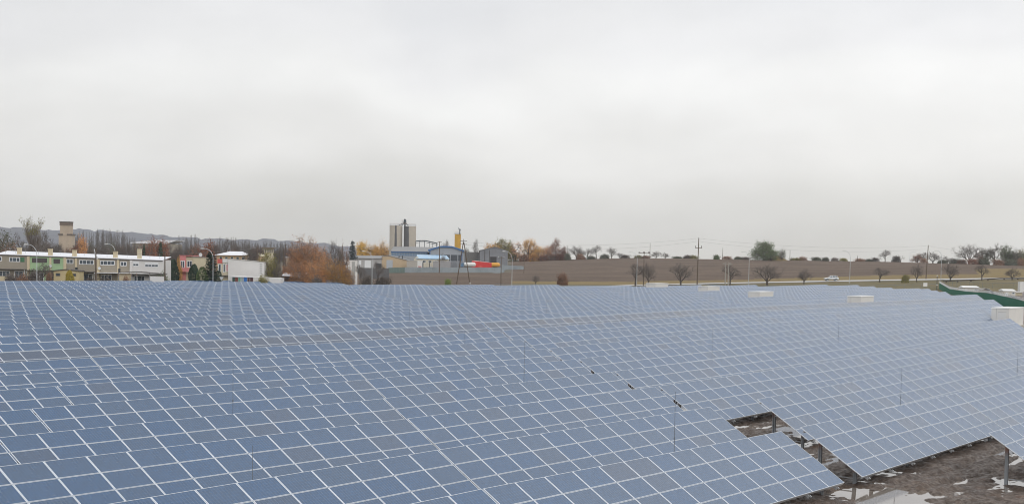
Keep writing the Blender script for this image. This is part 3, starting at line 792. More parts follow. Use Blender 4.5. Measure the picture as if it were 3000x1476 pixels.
def tree(x, ytop, w, d, kind, color, label, group=None, seed=None, sink=.3):
    seed = rt.randint(1, 2) if seed is None else seed
    parts, nw = proto(kind, seed)
    g = on(x, d); H = ht(x, ytop, d) - g.z + sink; Wm = w / F * d
    nm = NAMES[kind]
    if kind in ('leafy', 'sparse') and color in ('green', 'olive', 'dull', 'spruce'): nm = 'tree'
    t = empty(nm, (g.x, g.y, g.z - sink), rt.uniform(0, 6.28), label, 'bush' if kind == 'bush' else 'tree', group)
    sx = Wm / nw; t.scale = (sx, sx, H)
    for pn, me in parts:
        o = link(bpy.data.objects.new(pn, me), t)
        sl = o.material_slots[0]; sl.link = 'OBJECT'
        sl.material = leafm(color) if pn == 'crown' else (M_BIRCH if kind == 'birch' and pn == 'trunk' else (M_TRUNK if pn == 'trunk' else (leafm('dark') if kind in ('bare', 'oldbare', 'poplar', 'whips', 'brush') else M_TWIG)))
    return t
T = tree
# behind the terraced houses, left
T(12, 668, 95, 470, 'sparse', 'dull', 'large dull green tree at the left edge behind the terrace')
T(93, 628, 64, 430, 'topleaf', 'olive', 'tall slender tree with yellow top leaves rising over the grey terrace house', seed=1)
_p = on(93, 430)
T(62, 676, 46, 520, 'bare', 'dark', 'bare grey tree left of the tall yellow-topped tree')
T(128, 668, 60, 500, 'bare', 'dark', 'bare grey tree between the tall yellow-topped tree and the concrete tower')
T(150, 694, 50, 455, 'bare', 'dark', 'low bare tree in front of the concrete tower foot, left side')
T(118, 700, 60, 425, 'bush', 'dark', 'dark leafless thicket over the green house roof')
T(35, 705, 60, 425, 'sparse', 'brown', 'low brown tree over the roof at the left edge')
T(216, 703, 50, 450, 'leafy', 'rust', 'reddish brown tree between the concrete tower and the orange tree')
T(240, 683, 42, 480, 'leafy', 'orange', 'bright orange tree standing right of the concrete tower', seed=2)
T(270, 704, 34, 440, 'sparse', 'dull', 'dull green tree right of the orange tree')
T(297, 700, 52, 460, 'bare', 'dark', 'bare brown tree behind the street lamp on the terrace, left one')
T(325, 690, 48, 470, 'sparse', 'dull', 'dark green tree behind the curved lamp over the terrace')
T(352, 705, 46, 450, 'bare', 'dark', 'bare tree right of the dark green tree behind the terrace')
T(378, 703, 44, 460, 'bare', 'dark', 'bare pale tree left of the rust-leaved pair')
T(400, 690, 52, 480, 'oldbare', 'dark', 'large bare tree fanning out left of the rust-leaved pair')
T(432, 687, 62, 450, 'leafy', 'rust', 'rust-leaved tree, left one of the pair behind the white house')
T(470, 690, 62, 455, 'leafy', 'rust', 'rust-leaved tree, right one of the pair behind the white house')
T(422, 713, 26, 400, 'spruce', 'spruce', 'small dark spruce behind the chimney of the white house')
T(470, 706, 34, 395, 'spruce', 'spruce', 'dark conifer rising behind the end of the white house')
T(520, 697, 62, 470, 'oldbare', 'dark', 'round bare tree between the rust pair and the rust-brown tree')
T(552, 712, 40, 460, 'bare', 'dark', 'small bare tree left of the round rust-brown tree')
T(595, 695, 80, 450, 'leafy', 'rust', 'round rust-brown tree behind the beige house', seed=1)
for i, (x, y, w) in enumerate([(636, 712, 40), (664, 691, 46), (696, 700, 40), (728, 712, 46), (752, 716, 30)]):
    T(x, y, w, 620 + 9 * i, 'bare', 'dark', f'{ORD[i]} from the left of the bare grey trees above the low white-roofed building', 'bare trees above the white-roofed building')
for i, (x, y, w) in enumerate([(218, 676, 24), (236, 672, 22), (262, 678, 24), (284, 668, 20), (300, 669, 22), (318, 668, 22), (334, 670, 22), (345, 672, 20), (362, 680, 22), (374, 682, 20),
                               (538, 688, 22), (556, 684, 24), (574, 688, 24), (628, 697, 22), (655, 692, 20), (684, 692, 20), (702, 695, 22), (720, 699, 20), (742, 702, 22), (764, 703, 22), (784, 703, 24), (806, 705, 22), (826, 704, 24), (848, 706, 24)]):
    T(x, y, w + 12, 900 + (i * 37) % 160, 'whips', 'twigs', f'{ORD[i]} from the left of the thin bare poplar clumps on the hill skyline', 'thin bare poplar clumps along the hill')
for i in range(40):
    x = 6 + i * 21.5 + rt.uniform(-6, 6)
    T(x, 706 + rt.uniform(-6, 12) + (x > 500) * 6, 44 + rt.uniform(-6, 12), 470 + rt.uniform(-30, 110) + (x > 480) * 70, 'brush', ['twigs', 'brown', 'twigs', 'dark', 'rustdim'][i % 5], f'{ORD[i]} from the left of the leafless thicket trees behind the houses', 'leafless thicket trees behind the houses')
# gardens between houses and solar field
T(204, 790, 27, 324, 'cone', 'gold', 'golden green rounded thuja in front of the yellow shed')
T(143, 788, 30, 322, 'bush', 'brown', 'brown shrub left of the yellow shed')
T(98, 782, 48, 322, 'bush', 'dark', 'dark leafless shrub in front of the green house')
T(125, 763, 60, 326, 'bare', 'dark', 'bare garden tree in front of the green house')
T(30, 792, 50, 318, 'bush', 'dark', 'dark garden shrub at the left edge in front of the terrace')
T(66, 796, 40, 318, 'bush', 'brown', 'low brown garden shrub below the grey terrace house')
T(262, 806, 40, 325, 'bush', 'dark', 'low dark hedge shrub below the wide window')
T(310, 808, 60, 325, 'bush', 'dark', 'low dark hedge shrub behind the wooden pole')
T(370, 800, 24, 325, 'bush', 'brown', 'small brown bush beside the carport')
T(477, 790, 42, 332, 'bush', 'green', 'bright green spreading bush beside the end of the white house')
T(508, 758, 34, 345, 'cone', 'spruce', 'tall dark green evergreen between the white house and pink house')
T(490, 762, 36, 350, 'cone', 'spruce', 'dark evergreen touching the corner of the white house')
T(524, 745, 22, 350, 'sparse', 'amber', 'narrow yellow-brown tree left of the pink house')
T(568, 772, 34, 336, 'cone', 'spruce', 'dark rounded evergreen in front of the beige house')
T(592, 780, 36, 334, 'cone', 'green', 'low green evergreen left of the tall spruce')
T(617, 734, 78, 338, 'spruce', 'spruce', 'tall dark spruce behind the street lamp before the white gable', seed=1)
T(640, 790, 28, 336, 'cone', 'spruce', 'low evergreen right of the tall spruce')
T(787, 724, 72, 352, 'leafy', 'olive', 'green yellowing tree right of the big white wall', seed=1)
T(770, 798, 34, 338, 'bush', 'olive', 'low greenish bush over the long white garage')
T(815, 770, 34, 350, 'bare', 'dark', 'dark bare tree right of the green yellowing tree')
T(735, 700, 50, 500, 'bare', 'dark', 'bare tree behind the satellite dish and white wall')
# birch group, centre left
T(868, 692, 92, 372, 'birch', 'brown', 'left grey brown birch of the big autumn clump', seed=2)
T(905, 674, 104, 368, 'birch', 'orange', 'tallest orange birch of the big autumn clump', seed=1)
T(932, 700, 90, 380, 'birch', 'orange', 'rust orange birch right of the tallest one')
T(878, 748, 96, 352, 'birch', 'orange', 'lower orange birch at the left foot of the clump', seed=1)
T(930, 752, 96, 350, 'birch', 'orange', 'lower orange birch at the middle foot of the clump', seed=2)
T(985, 748, 100, 352, 'birch', 'amber', 'golden orange birch at the right foot of the clump', seed=1)
T(1015, 768, 56, 356, 'birch', 'brown', 'small brown orange birch at the right end of the clump')
T(848, 760, 50, 356, 'birch', 'rust', 'small rust birch at the left end of the clump')
T(978, 697, 66, 400, 'bare', 'dark', 'grey bare birch-like tree with pale trunk behind the orange clump', seed=1)
T(1004, 700, 44, 420, 'sparse', 'brown', 'brownish tree behind the right side of the clump')
T(950, 720, 50, 420, 'bare', 'dark', 'bare tree in the middle behind the orange clump')
T(932, 800, 36, 346, 'bush', 'dark', 'dark shrub under the orange birches')
T(1032, 703, 46, 640, 'spruce', 'blue', 'small bluish spruce on the skyline left of the yellow trees', seed=2)
T(1060, 700, 50, 800, 'leafy', 'yellow', 'yellow leaved tree right of the bluish spruce')
T(1092, 708, 44, 800, 'leafy', 'yellow', 'yellow brown tree in the middle of the three by the silos')
T(1125, 690, 44, 790, 'sparse', 'amber', 'taller amber tree directly left of the grain silos')
T(1112, 712, 46, 770, 'leafy', 'amber', 'low amber tree at the left foot of the silos')
T(1055, 770, 40, 470, 'bare', 'dark', 'small bare tree left of the street lamp by the grey wall')
T(1106, 762, 46, 480, 'bare', 'dark', 'small bare tree right of the street lamp by the beige hall')
T(1078, 800, 44, 420, 'bush', 'dark', 'dark shrub at the field corner near the lamp')
T(1120, 804, 54, 430, 'bush', 'dark', 'wide dark shrub on the field edge below the beige hall')
T(1312, 809, 28, 395, 'bush', 'lime', 'bright lime green bush near the A-frame pole')
T(1306, 698, 30, 830, 'bare', 'dark', 'thin bare tree between the conveyor and the yellow tower')
T(1394, 694, 22, 820, 'bare', 'dark', 'slender pale bare birch right of the yellow tower')
T(1366, 724, 34, 800, 'sparse', 'dull', 'dull green tree between the blue hall and the grey hall')
T(1297, 740, 34, 700, 'bare', 'dark', 'low reddish bare tree in front of the blue gable')
for i, (x, y, w, k, c, l) in enumerate([(1442, 707, 46, 'leafy', 'amber', 'amber tree left of the tall green one behind the grey hall'),
    (1478, 692, 54, 'leafy', 'olive', 'big green and orange tree behind the grey hall'), (1510, 706, 42, 'sparse', 'orange', 'orange tree right of the big green and orange tree'),
    (1500, 734, 44, 'leafy', 'green', 'low dark green tree at the right end of the grey hall'), (1549, 692, 36, 'leafy', 'amber', 'upright amber brown tree at the field corner'),
    (1578, 713, 36, 'leafy', 'amber', 'low golden tree second right of the upright amber tree'), (1600, 712, 30, 'sparse', 'orange', 'thin orange tree between two darker trees on the ridge'),
    (1628, 695, 34, 'sparse', 'rust', 'dark trunked rust tree with a pointed top on the ridge'), (1646, 718, 28, 'leafy', 'rust', 'red brown tree at the right end of the autumn row')]):
    T(x, y - 1, w * 1.35, 880, k, c, l)
for i, (x, y, w, k, l) in enumerate([(1688, 716, 44, 'oldbare', 'wide bare tree right of the autumn row on the ridge'), (1722, 726, 34, 'bare', 'small bare tree second on the ridge after the autumn row'),
    (1746, 716, 28, 'bare', 'taller bare tree beside the leaning fence stakes'), (1791, 720, 26, 'oldbare', 'lone fan-shaped bare tree on the ridge'),
    (1815, 738, 24, 'oldbare', 'round leafless bush on the ridge right of the lone fan-shaped tree'), (1921, 733, 28, 'oldbare', 'rounded bare shrub right of the thin ridge pole'),
    (1948, 738, 22, 'oldbare', 'smaller rounded bare shrub on the ridge')]):
    T(x, y, w * 1.3, 868, k, 'dark', l)
T(2098, 743, 20, 845, 'bush', 'green', 'small green bush on the ridge left of the big dark tree')
T(2236, 701, 80, 838, 'leafy', 'green', 'big dark green tree alone on the ridge', seed=2)
T(2258, 728, 66, 834, 'leafy', 'green', 'low bushy green tree at the foot of the big ridge tree', seed=2)
T(2290, 721, 26, 838, 'sparse', 'green', 'small green tree at the right edge of the big ridge tree')
T(2417, 751, 24, 848, 'bush', 'dull', 'grey green bush on the ridge above the silver car')
for i, x in enumerate([1700, 1770, 1830, 1868, 1890, 1985, 2012, 2028, 2130, 2160, 2182, 2330, 2352, 2392, 2445, 2470, 2520, 2545, 2562]):
    T(x, 745 + (x - 1900) * .013 + (i * 7 % 6) - 2, 26 + (i * 5) % 14, 862, 'bush', ['brown', 'dull', 'twigs', 'olive'][i % 4], f'{ORD[i]} from the left of the low scrub bushes along the ridge', 'low scrub bushes along the ridge')
for i, (x, y, w, k, c, l) in enumerate([(2592, 736, 26, 'bare', 'dark', 'bare upright tree at the left end of the right-hand skyline'), (2624, 752, 22, 'bush', 'dark', 'dark bush beside the upright bare skyline tree'),
    (2686, 745, 26, 'sparse', 'rust', 'small tree with a few red leaves beside the tall wooden pole'), (2704, 744, 24, 'bare', 'dark', 'bare tree left of the tall wooden pole on the skyline'),
    (2732, 742, 34, 'oldbare', 'dark', 'bare spreading tree right of the tall wooden pole'), (2775, 756, 34, 'bare', 'dark', 'low bare tree right of the curved road lamp'),
    (2796, 762, 24, 'bush', 'dull', 'grey green bush between road lamp and large bare tree'), (2838, 716, 62, 'oldbare', 'dark', 'largest fan-shaped bare tree at the right skyline'),
    (2866, 745, 26, 'sparse', 'rust', 'reddish small tree beside the largest bare tree'), (2890, 729, 34, 'leafy', 'dull', 'dark green round tree on the right skyline'),
    (2912, 717, 34, 'bare', 'dark', 'tall bare tree between two green trees at right'), (2944, 716, 34, 'leafy', 'green', 'green topped tree near the right edge of the skyline'),
    (2955, 738, 38, 'leafy', 'dull', 'dark dense tree under the green topped tree at right'), (2978, 727, 30, 'sparse', 'dull', 'thin green tree second from the right edge'),
    (2997, 725, 30, 'sparse', 'olive', 'thin olive tree at the right edge of the photo')]):
    T(x, y - 7, w * 1.5, 872, k, c, l)
for i, (x, w, c) in enumerate([(1438, 50, 'olive'), (1462, 44, 'brown'), (1536, 40, 'brown'), (1562, 44, 'amber'), (1590, 40, 'rust'), (1614, 36, 'brown'), (1640, 40, 'rust'), (1662, 26, 'dull'), (1702, 34, 'brown'), (1732, 28, 'dull'),
                               (2706, 30, 'brown'), (2760, 36, 'dull'), (2815, 34, 'brown'), (2850, 44, 'rust'), (2880, 40, 'dull'), (2925, 40, 'brown'), (2962, 44, 'dull'), (2990, 34, 'brown')]):
    T(x, (738 if x < 1700 else 745 if x < 2600 else 752) + (i * 5) % 7, w, 866, 'bush', c, f'{ORD[i]} from the left of the taller undergrowth bushes beneath the skyline trees', 'undergrowth bushes beneath the skyline trees')
# roadside trees
for i, (x, y, w, d) in enumerate([(1570, 802, 26, 488), (1862, 768, 62, 494), (1900, 762, 40, 489), (1995, 764, 58, 497), (2140, 772, 66, 500), (2248, 768, 84, 498), (2356, 785, 44, 508), (2578, 782, 44, 525),
                                   (2686, 768, 42, 527), (2785, 765, 56, 530), (2877, 772, 44, 538), (2966, 782, 40, 545)]):
    T(x, y - 1, w * (1.0 + .3 * ((i * 5) % 4) / 3), d, ['oldbare', 'bare', 'oldbare'][i % 3], 'twigs', f'{ORD[i]} from the left of the bare trees along the road', 'bare trees along the road')
T(1648, 794, 36, 484, 'bush', 'brown', 'straw brown bush in front of the ploughed field')
T(2652, 800, 26, 520, 'bush', 'olive', 'green young bush between two bare roadside trees')
for x, d in ((2340, 838),): pass

# ------------------------------------------------------------------ poles, lamps
M_WOODP = mat('wood_pole', (98, 84, 70), .9, .2, 1)
def lamp(x, yt, d, side, label, arm=1.9):
    g = on(x, d); H = ht(x, yt, d) - g.z
    o = empty('street_lamp', g, 0, label, 'street lamp', 'curved street lamps')
    MB().tube((0, 0, -.3), (0, 0, H * .78), .10, .07, 8).build('pole', M_LAMP, o)
    b = MB(); n = 10; pts = []
    for i in range(n + 1):
        t = i / n * math.pi / 2; pts.append((side * arm * (1 - math.cos(t)), 0, H * .78 + (H * .215) * math.sin(t)))
    for i in range(n): b.tube(pts[i], pts[i + 1], .065, .05, 7)
    b.build('arm', M_LAMP, o)
    e = pts[-1]
    MB().lathe([(.03, 0), (.10, .12), (.13, .5), (.10, .85), (.04, 1.0)], 10, (0, 0, 0), axis='x').build('lamp_head', M_WHITE, o).location = (e[0] - (1.0 if side < 0 else 0), 0, e[2])
    return o
for x, yt, d, l in [(108, 716, 318, 'leftmost curved street lamp in front of the green house'), (337, 714, 400, 'curved street lamp rising behind the terrace roofs'),
                 (624, 728, 331, 'curved street lamp standing before the tall dark spruce'), (1090, 736, 402, 'curved street lamp in front of the grey hall left of the beige hall'),
                 (1500, 736, 420, 'curved street lamp left of the start of the ploughed field'), (1866, 738, 488, 'curved street lamp among bare trees near the first white station'),
                 (2194, 737, 494, 'curved street lamp left of the widest bare roadside tree'), (2490, 735, 515, 'curved street lamp right behind the silver car'),
                 (2757, 734, 540, 'curved street lamp near the end of the green fence')]:
    lamp(x, yt, d, -1, l)
lamp(2664, 737, 850, 1, 'far small street lamp on the skyline with its head to the right', 2.4)
def pole(x, yt, d, label, kind='plain', r=.14, m=None, lean=0):
    g = on(x, d); H = ht(x, yt, d) - g.z; m = m or M_WOODP
    o = empty('utility_pole', g, 0, label, 'utility pole', 'utility poles')
    MB().tube((-lean, 0, -.3), (0, 0, H), r * 1.25, r * .8, 7).build('pole', m, o)
    if kind == 'cross':
        MB().box(-1.1, 1.1, -.06, .06, H - 3.4, H - 3.22).build('crossarm', m, o)
        for xx in (-1.0, 1.0): MB().tube((xx, 0, H - 3.2), (xx, 0, H - 2.5), .11, .07, 6).build('insulator', M_DARKW, o)
        MB().tube((0, 0, H - .1), (0, 0, H + .35), .09, .06, 6).build('insulator', M_DARKW, o)
    if kind == 'six':
        MB().box(-1.9, 1.9, -.07, .07, H - .5, H - .32).build('crossarm', m, o)
        for xx in (-1.75, -1.45, -.2, .2, 1.45, 1.75): MB().tube((xx, 0, H - .33), (xx, 0, H + .15), .09, .06, 6).build('insulator', M_DARKW, o)
    if kind == 'tee':
        MB().box(-.9, .9, -.05, .05, H - .35, H - .2).build('crossarm', m, o)
        for xx in (-.85, .85): MB().tube((xx, 0, H - .2), (xx, 0, H + .15), .08, .05, 6).build('insulator', M_UPVC, o)
    if kind == 'stack':
        for j in range(4):
            MB().tube((-.35 + .2 * j, 0, H - .2 - .55 * j), (-.35 + .2 * j, 0, H - .75 - .55 * j), .12, .1, 6).build('insulator', M_UPVC, o)
    return o
pole(281, 727, 321, 'dark wooden pole with white insulators in front of the terrace', 'stack', .17)
pole(483, 736, 326, 'plain wooden pole beside the end of the white house')
pole(753, 724, 480, 'dark pole above the big white wall')
pole(830, 727, 560, 'short plain dark pole left of the T-topped pole before the hill')
pole(836, 716, 565, 'T-topped dark pole against the wooded hill', 'tee')
pole(818, 725, 450, 'thin lamp-like pole right of the flat-roofed tower', r=.08)
pole(1003, 718, 470, 'dark pole inside the birch clump by the pale trunk', r=.12)
pole(1287, 707, 655, 'dark wooden pole in front of the blue gable hall', 'tee', .2)
pole(1468, 752, 470, 'short dark pole with a small crossarm left of the second centre lamp', 'tee', .13)
pole(1535, 730, 640, 'thin grey pole at the end of the sheet fence', r=.12)
pole(1662, 720, 868, 'thin pole right of the autumn trees on the ridge', r=.13)
pole(1903, 712, 862, 'tall thin pole on the ridge beside rounded shrubs', r=.13)
pole(2045, 698, 497, 'tallest wooden pole with a crossarm in front of the ploughed field', 'cross', .17, lean=.25)
pole(1886, 738, 490, 'pole with a wide six-insulator crossarm among bare trees', 'six', .12)
pole(2116, 726, 850, 'thin pole left of the big ridge tree', r=.13)
pole(2313, 733, 845, 'thin pole right of the big ridge tree', r=.13)
pole(2511, 749, 852, 'short thin pole on the ridge right of the car', r=.12)
pole(2717, 720, 560, 'tall brown pole with a crossarm on the right above the road', 'cross', .17, lean=.5)
# H-shaped double concrete pole
g = on(2129, 470); H = ht(2129, 770, 470) - g.z
o = empty('utility_pole', g, 0, 'grey double concrete pole with a wide braced head left of the road lamp', 'utility pole', 'utility poles')
for xx in (-.42, .55): MB().tube((xx, 0, -.3), (xx, 0, H), .2, .13, 8).build('pole', M_CONC, o)
MB().box(-1.6, 1.7, -.07, .07, H - .35, H - .2).tube((-1.5, 0, H - .28), (0, 0, H + .35), .05).tube((1.6, 0, H - .28), (0, 0, H + .35), .05).tube((-1.2, 0, H - .3), (-.42, 0, H - 1.2), .05).tube((1.3, 0, H - .3), (.55, 0, H - 1.2), .05).build('crossarm', M_CONC, o)
MB().box(-.42, .55, -.06, .06, H - 1.9, H - 1.75).build('tie', M_CONC, o)
# A-frame pole
g = on(1357, 402); H = ht(1355, 700, 402) - g.z
o = empty('utility_pole', g, 0, 'big wooden A-frame pole in front of the sheet fence and tanker', 'utility pole', 'utility poles')
MB().tube((-2.1, 0, -.3), (-.1, 0, H - 1.0), .15, .11, 8).build('leg', M_WOODP, o)
MB().tube((2.2, 0, -.3), (.1, 0, H - 1.0), .15, .11, 8).build('leg', M_WOODP, o)
MB().tube((0, 0, H - 1.6), (0, 0, H), .09, .05, 6).build('spike', M_DARKW, o)
MB().box(-.95, .95, -.05, .05, H - .62, H - .52).box(-.95, .95, -.05, .05, H - 1.5, H - 1.4).build('crossarm', M_DARKW, o)
MB().box(-1.15, 1.15, -.04, .04, H * .45, H * .45 + .14).build('tie', M_WOODP, o)
MB().box(1.75, 2.1, -.25, -.19, 1.9, 2.25).build('notice_plate', M_WHITE, o)

M_WIRE = mat('wire', (120, 120, 120), .6)
def wire(a, b, sag, label, r=.018):
    a, b = Vector(a), Vector(b); n = 14; c = (a + b) / 2; m = MB(); pts = []
    for i in range(n + 1):
        t = i / n; p = a.lerp(b, t) - c; p.z -= sag * 4 * t * (1 - t); pts.append(p)
    for i in range(n): m.tube(pts[i], pts[i + 1], r, n=4, cap=False)
    o = m.build('power_line', M_WIRE); o.location = c
    return tag(o, label, 'power line', 'overhead power lines')
A1, A2 = at(1353, 709, 402), at(2045, 698, 497)
A3 = at(2717, 720, 560)
wire(A1, A2, 1.6, 'upper power line from the A-frame pole to the tallest wooden pole')
wire(at(1355, 716, 402), at(2038, 708, 497), 2.0, 'lower power line from the A-frame pole to the tallest wooden pole')
wire(A2, A3, 1.8, 'upper power line from the tallest wooden pole to the right brown pole')
wire(at(2052, 708, 497), at(2712, 730, 560), 2.0, 'lower power line from the tallest wooden pole to the right brown pole')
wire(A3, at(3080, 742, 600), 1.5, 'power line leaving the frame right of the brown pole')
wire(at(483, 737, 326), at(281, 728, 321), .8, 'power line between the two wooden poles before the terrace')
wire(at(753, 725, 480), at(483, 737, 326), .8, 'power line from the pole beside the white house towards the white wall')

# globe-topped short dark lamp post near the fence corner
g = on(2746, 452); H = ht(2746, 808, 452) - g.z
o = empty('lamp_post', g, 0, 'short dark post with two white globes at the green fence corner', 'lamp post')
MB().tube((0, 0, -.2), (0, 0, H), .11, .1, 8).build('post', M_DK, o)
for hh_ in (H, H * .42): MB().lathe([(.02, -.2), (.16, -.12), (.21, 0), (.16, .13), (.02, .2)], 10, (0, 0, 0)).build('globe', M_WHITE, o).location = (0, 0, hh_)
# small white notice board on a frame
g = on(2712, 446); zt_, zb_ = ht(2712, 828.5, 446) - g.z, ht(2712, 839, 446) - g.z
o = empty('notice_board', g, 0, 'small white board on the wire fence above the last panels', 'sign')
MB().box(-.62, .62, -.03, .03, zb_, zt_).build('board', M_WHITE, o)
for xx in (-.5, .5): MB().tube((xx, .06, -.2), (xx, .06, zt_ - .05), .04).build('post', M_POST, o)

# ------------------------------------------------------------------ buildings
def site(x0, x1, d):
    a, b = at(x0, 800, d), at(x1, 800, d); g = min(gz(a.x, d), gz(b.x, d)); return a.x, b.x - a.x, g
def zr(x, y, d, g): return ht(x, y, d) - g
def window(parent, x0, x1, z0, z1, n=2, y=0, fm=None, gm=None, blind=0, name='window'):
    fm = fm or M_UPVC; t = .14; b = MB()
    b.box(x0, x1, y - .06, y + .02, z0, z0 + t).box(x0, x1, y - .06, y + .02, z1 - t, z1).box(x0, x0 + t, y - .06, y + .02, z0 + t, z1 - t).box(x1 - t, x1, y - .06, y + .02, z0 + t, z1 - t)
    for i in range(1, n):
        xx = x0 + (x1 - x0) * i / n; b.box(xx - .05, xx + .05, y - .06, y + .02, z0 + t, z1 - t)
    w = b.build(name, fm, parent)
    MB().box(x0 + t, x1 - t, y - .02, y + .01, z0 + t, z1 - t).build('pane', gm or M_WIN, w)
    if blind: MB().box(x0 + t, x1 - t, y - .04, y - .021, z1 - t - blind, z1 - t).build('blind', M_UPVC, w)
    return w
M_BEIGE = mat('render_taupe', (158, 150, 136), .9, .08, .5); M_MINT = mat('render_mint', (162, 190, 150), .9, .12, .8)
M_CREAM = mat('render_cream', (208, 194, 164), .9, .1, .6); M_WHT = mat('render_white', (222, 220, 218), .9, .05, .4)
M_ROOFW = mat('pale_sheet_roof', (232, 233, 238), .5, .08, .5); M_FASC = mat('fascia', (96, 92, 90), .7, .2)
M_YEL = mat('render_yellow', (206, 190, 148), .9, .1, .7); M_PINK = mat('render_pink', (212, 138, 138), .9, .1)
M_SAND = mat('render_sand', (206, 196, 170), .9, .08, .5); M_RED = mat('panel_red', (204, 96, 90), .7, .1)
M_SHUT = mat('shutter', (84, 78, 78), .7, .15); M_DISH = mat('dish', (214, 216, 218), .5, .05)
def dish(parent, x, y, z, r=.55):
    o = MB().lathe([(.03, .12), (r * .6, .05), (r, -.06), (r * .97, -.09), (r * .55, .0), (.02, .05)], 14, axis='y').build('satellite_dish', M_DISH, parent, smooth=True)
    o.location = (x, y - .35, z); o.rotation_euler = (0, 0, .5)
    MB().tube((0, .1, 0), (0, .5, -.2), .03, n=5).build('bracket', M_POST, o)
HD = 334
units = [(-14, 80, M_BEIGE, 'taupe', [(12 - 16, 6, 1), (27, 59, 3)], 'taupe terrace house at the left edge with a green window shutter'),
         (80, 187, M_MINT, 'mint', [(94, 138, 1), (157, 176, 1)], 'mint green terrace house with dark shuttered windows'),
         (187, 284, M_BEIGE, 'taupe', [(195, 215, 2), (232, 275, 4)], 'taupe terrace house with a wide four-pane window, behind the golden thuja'),
         (284, 381, M_BEIGE, 'taupe', [(293, 336, 4), (353, 371, 2)], 'taupe terrace house with an awning, behind the pole with white insulators'),
         (381, 477, M_WHT, 'white', [(389, 407, 2), (424, 464, 4)], 'white end house of the terrace with roller blinds and a chimney')]
def roof_y(x): return 738 + (x / 470) * 17.5       # eaves line of the terrace in the photo
for ui, (x0, x1, wm, cn, wins, lab) in enumerate(units):
    X0, Wd, g = site(x0, x1, HD); g -= .3
    o = empty('terrace_house', (X0, HD, g), 0, lab, 'house', 'terraced houses behind the solar park')
    ze0, ze1 = zr(x0, roof_y(x0) + 7.5, HD, g), zr(x1, roof_y(x1) + 7.5, HD, g); m_ = HD / F
    MB().add([(0, 0, 0), (Wd, 0, 0), (Wd, 8, 0), (0, 8, 0), (0, 0, ze0), (Wd, 0, ze1), (Wd, 8, ze1 + .1), (0, 8, ze0 + .1)],
             [(3, 2, 1, 0), (4, 5, 6, 7), (0, 1, 5, 4), (1, 2, 6, 5), (2, 3, 7, 6), (3, 0, 4, 7)]).build('wall', wm, o)
    ov = .18; a, b = -.0, Wd
    MB().add([(a, -ov, ze0), (b, -ov, ze1), (b, 8.2, ze1 + .75), (a, 8.2, ze0 + .75), (a, -ov, ze0 + .12), (b, -ov, ze1 + .12), (b, 8.2, ze1 + .87), (a, 8.2, ze0 + .87)],
             [(3, 2, 1, 0), (4, 5, 6, 7), (0, 1, 5, 4), (1, 2, 6, 5), (2, 3, 7, 6), (3, 0, 4, 7)]).build('roof', M_ROOFW, o)
    MB().add([(a, -ov - .03, ze0 - .16), (b, -ov - .03, ze1 - .16), (b, -ov, ze1 - .16), (a, -ov, ze0 - .16), (a, -ov - .03, ze0 + .02), (b, -ov - .03, ze1 + .02), (b, -ov, ze1 + .02), (a, -ov, ze0 + .02)],
             [(3, 2, 1, 0), (4, 5, 6, 7), (0, 1, 5, 4), (1, 2, 6, 5), (2, 3, 7, 6), (3, 0, 4, 7)]).build('fascia', M_FASC, o)
    # party wall pilaster
    zp = zr(x0, roof_y(x0) - 1, HD, g)
    MB().box(-.0, .62 if ui else .01, -.32, 0, 1.2, min(zp, ze0 - .2)).build('pilaster', M_CREAM if ui != 4 else M_WHT, o)
    if ui in (1, 2, 3): 
        xm = (148 if ui == 1 else 223 if ui == 2 else 346); MB().box((xm - x0) * m_ - .22, (xm - x0) * m_ + .22, -.14, 0, 1.5, (ze0 + ze1) / 2 - .2).build('pilaster', M_CREAM, o)
    for (wa, wb, n) in wins:
        yc = roof_y((wa + wb) / 2) + 8; zt, zb = zr(x0, yc + 5, HD, g), zr(x0, yc + 18.5, HD, g)
        xa, xb = (wa - x0) * m_, (wb - x0) * m_
        if ui == 1:
            window(o, xa, xb, zb, zt, 2, 0, M_SHUT, M_SHUT)
        else:
            window(o, xa, xb, zb, zt, n, 0, blind=.4 if ui == 4 else 0)
        if ui == 0 and n == 3: MB().box(xb + .05, xb + 1.0, -.05, 0, zb, zt).build('shutter', mat('green_shutter', (72, 120, 88), .7), o)
    # ground floor: lean-to rooms, doors and awnings
    zg = zr(x0, roof_y((x0 + x1) / 2) + 49, HD, g)
    window(o, Wd * .12, Wd * .45, .5, zg - .35, 3); window(o, Wd * .6, Wd * .88, .5, zg - .3, 2)
    b = MB(); b.box(.1, Wd - .1, -2.4 if ui in (3,) else -1.4, 0, zg, zg + .12); b.build('canopy', M_ROOFW if ui == 3 else M_FASC, o)
    for xx in (.3, Wd - .3): MB().tube((xx, -1.2, 0), (xx, -1.2, zg), .06).build('canopy_post', M_UPVC, o)
    cx = {0: 52, 1: 143, 2: 214, 3: 334, 4: 405}[ui]; cxm = (cx - x0) * m_
    MB().box(cxm - .45, cxm + .45, .8, 1.5, ze0, ze0 + (1.5 if ui != 4 else 2.3)).box(cxm - .52, cxm + .52, .73, 1.57, ze0 + (1.5 if ui != 4 else 2.3), ze0 + (1.62 if ui != 4 else 2.42)).build('chimney', M_CREAM if ui < 4 else M_SAND, o)
    for q in range(3):
        xx = Wd * (.25 + .27 * q); MB().tube((xx, 1.5 + q, ze0), (xx, 1.5 + q, ze0 + 1.4), .025, n=4).box(xx - .3, xx + .3, 1.49 + q, 1.51 + q, ze0 + 1.2, ze0 + 1.24).build('antenna', M_POST, o)
    if ui in (1, 3): dish(o, (149.5 - x0) * m_ if ui == 1 else (293 - x0) * m_, -.2, zr(x0, roof_y(x0) + 37, HD, g), .34)
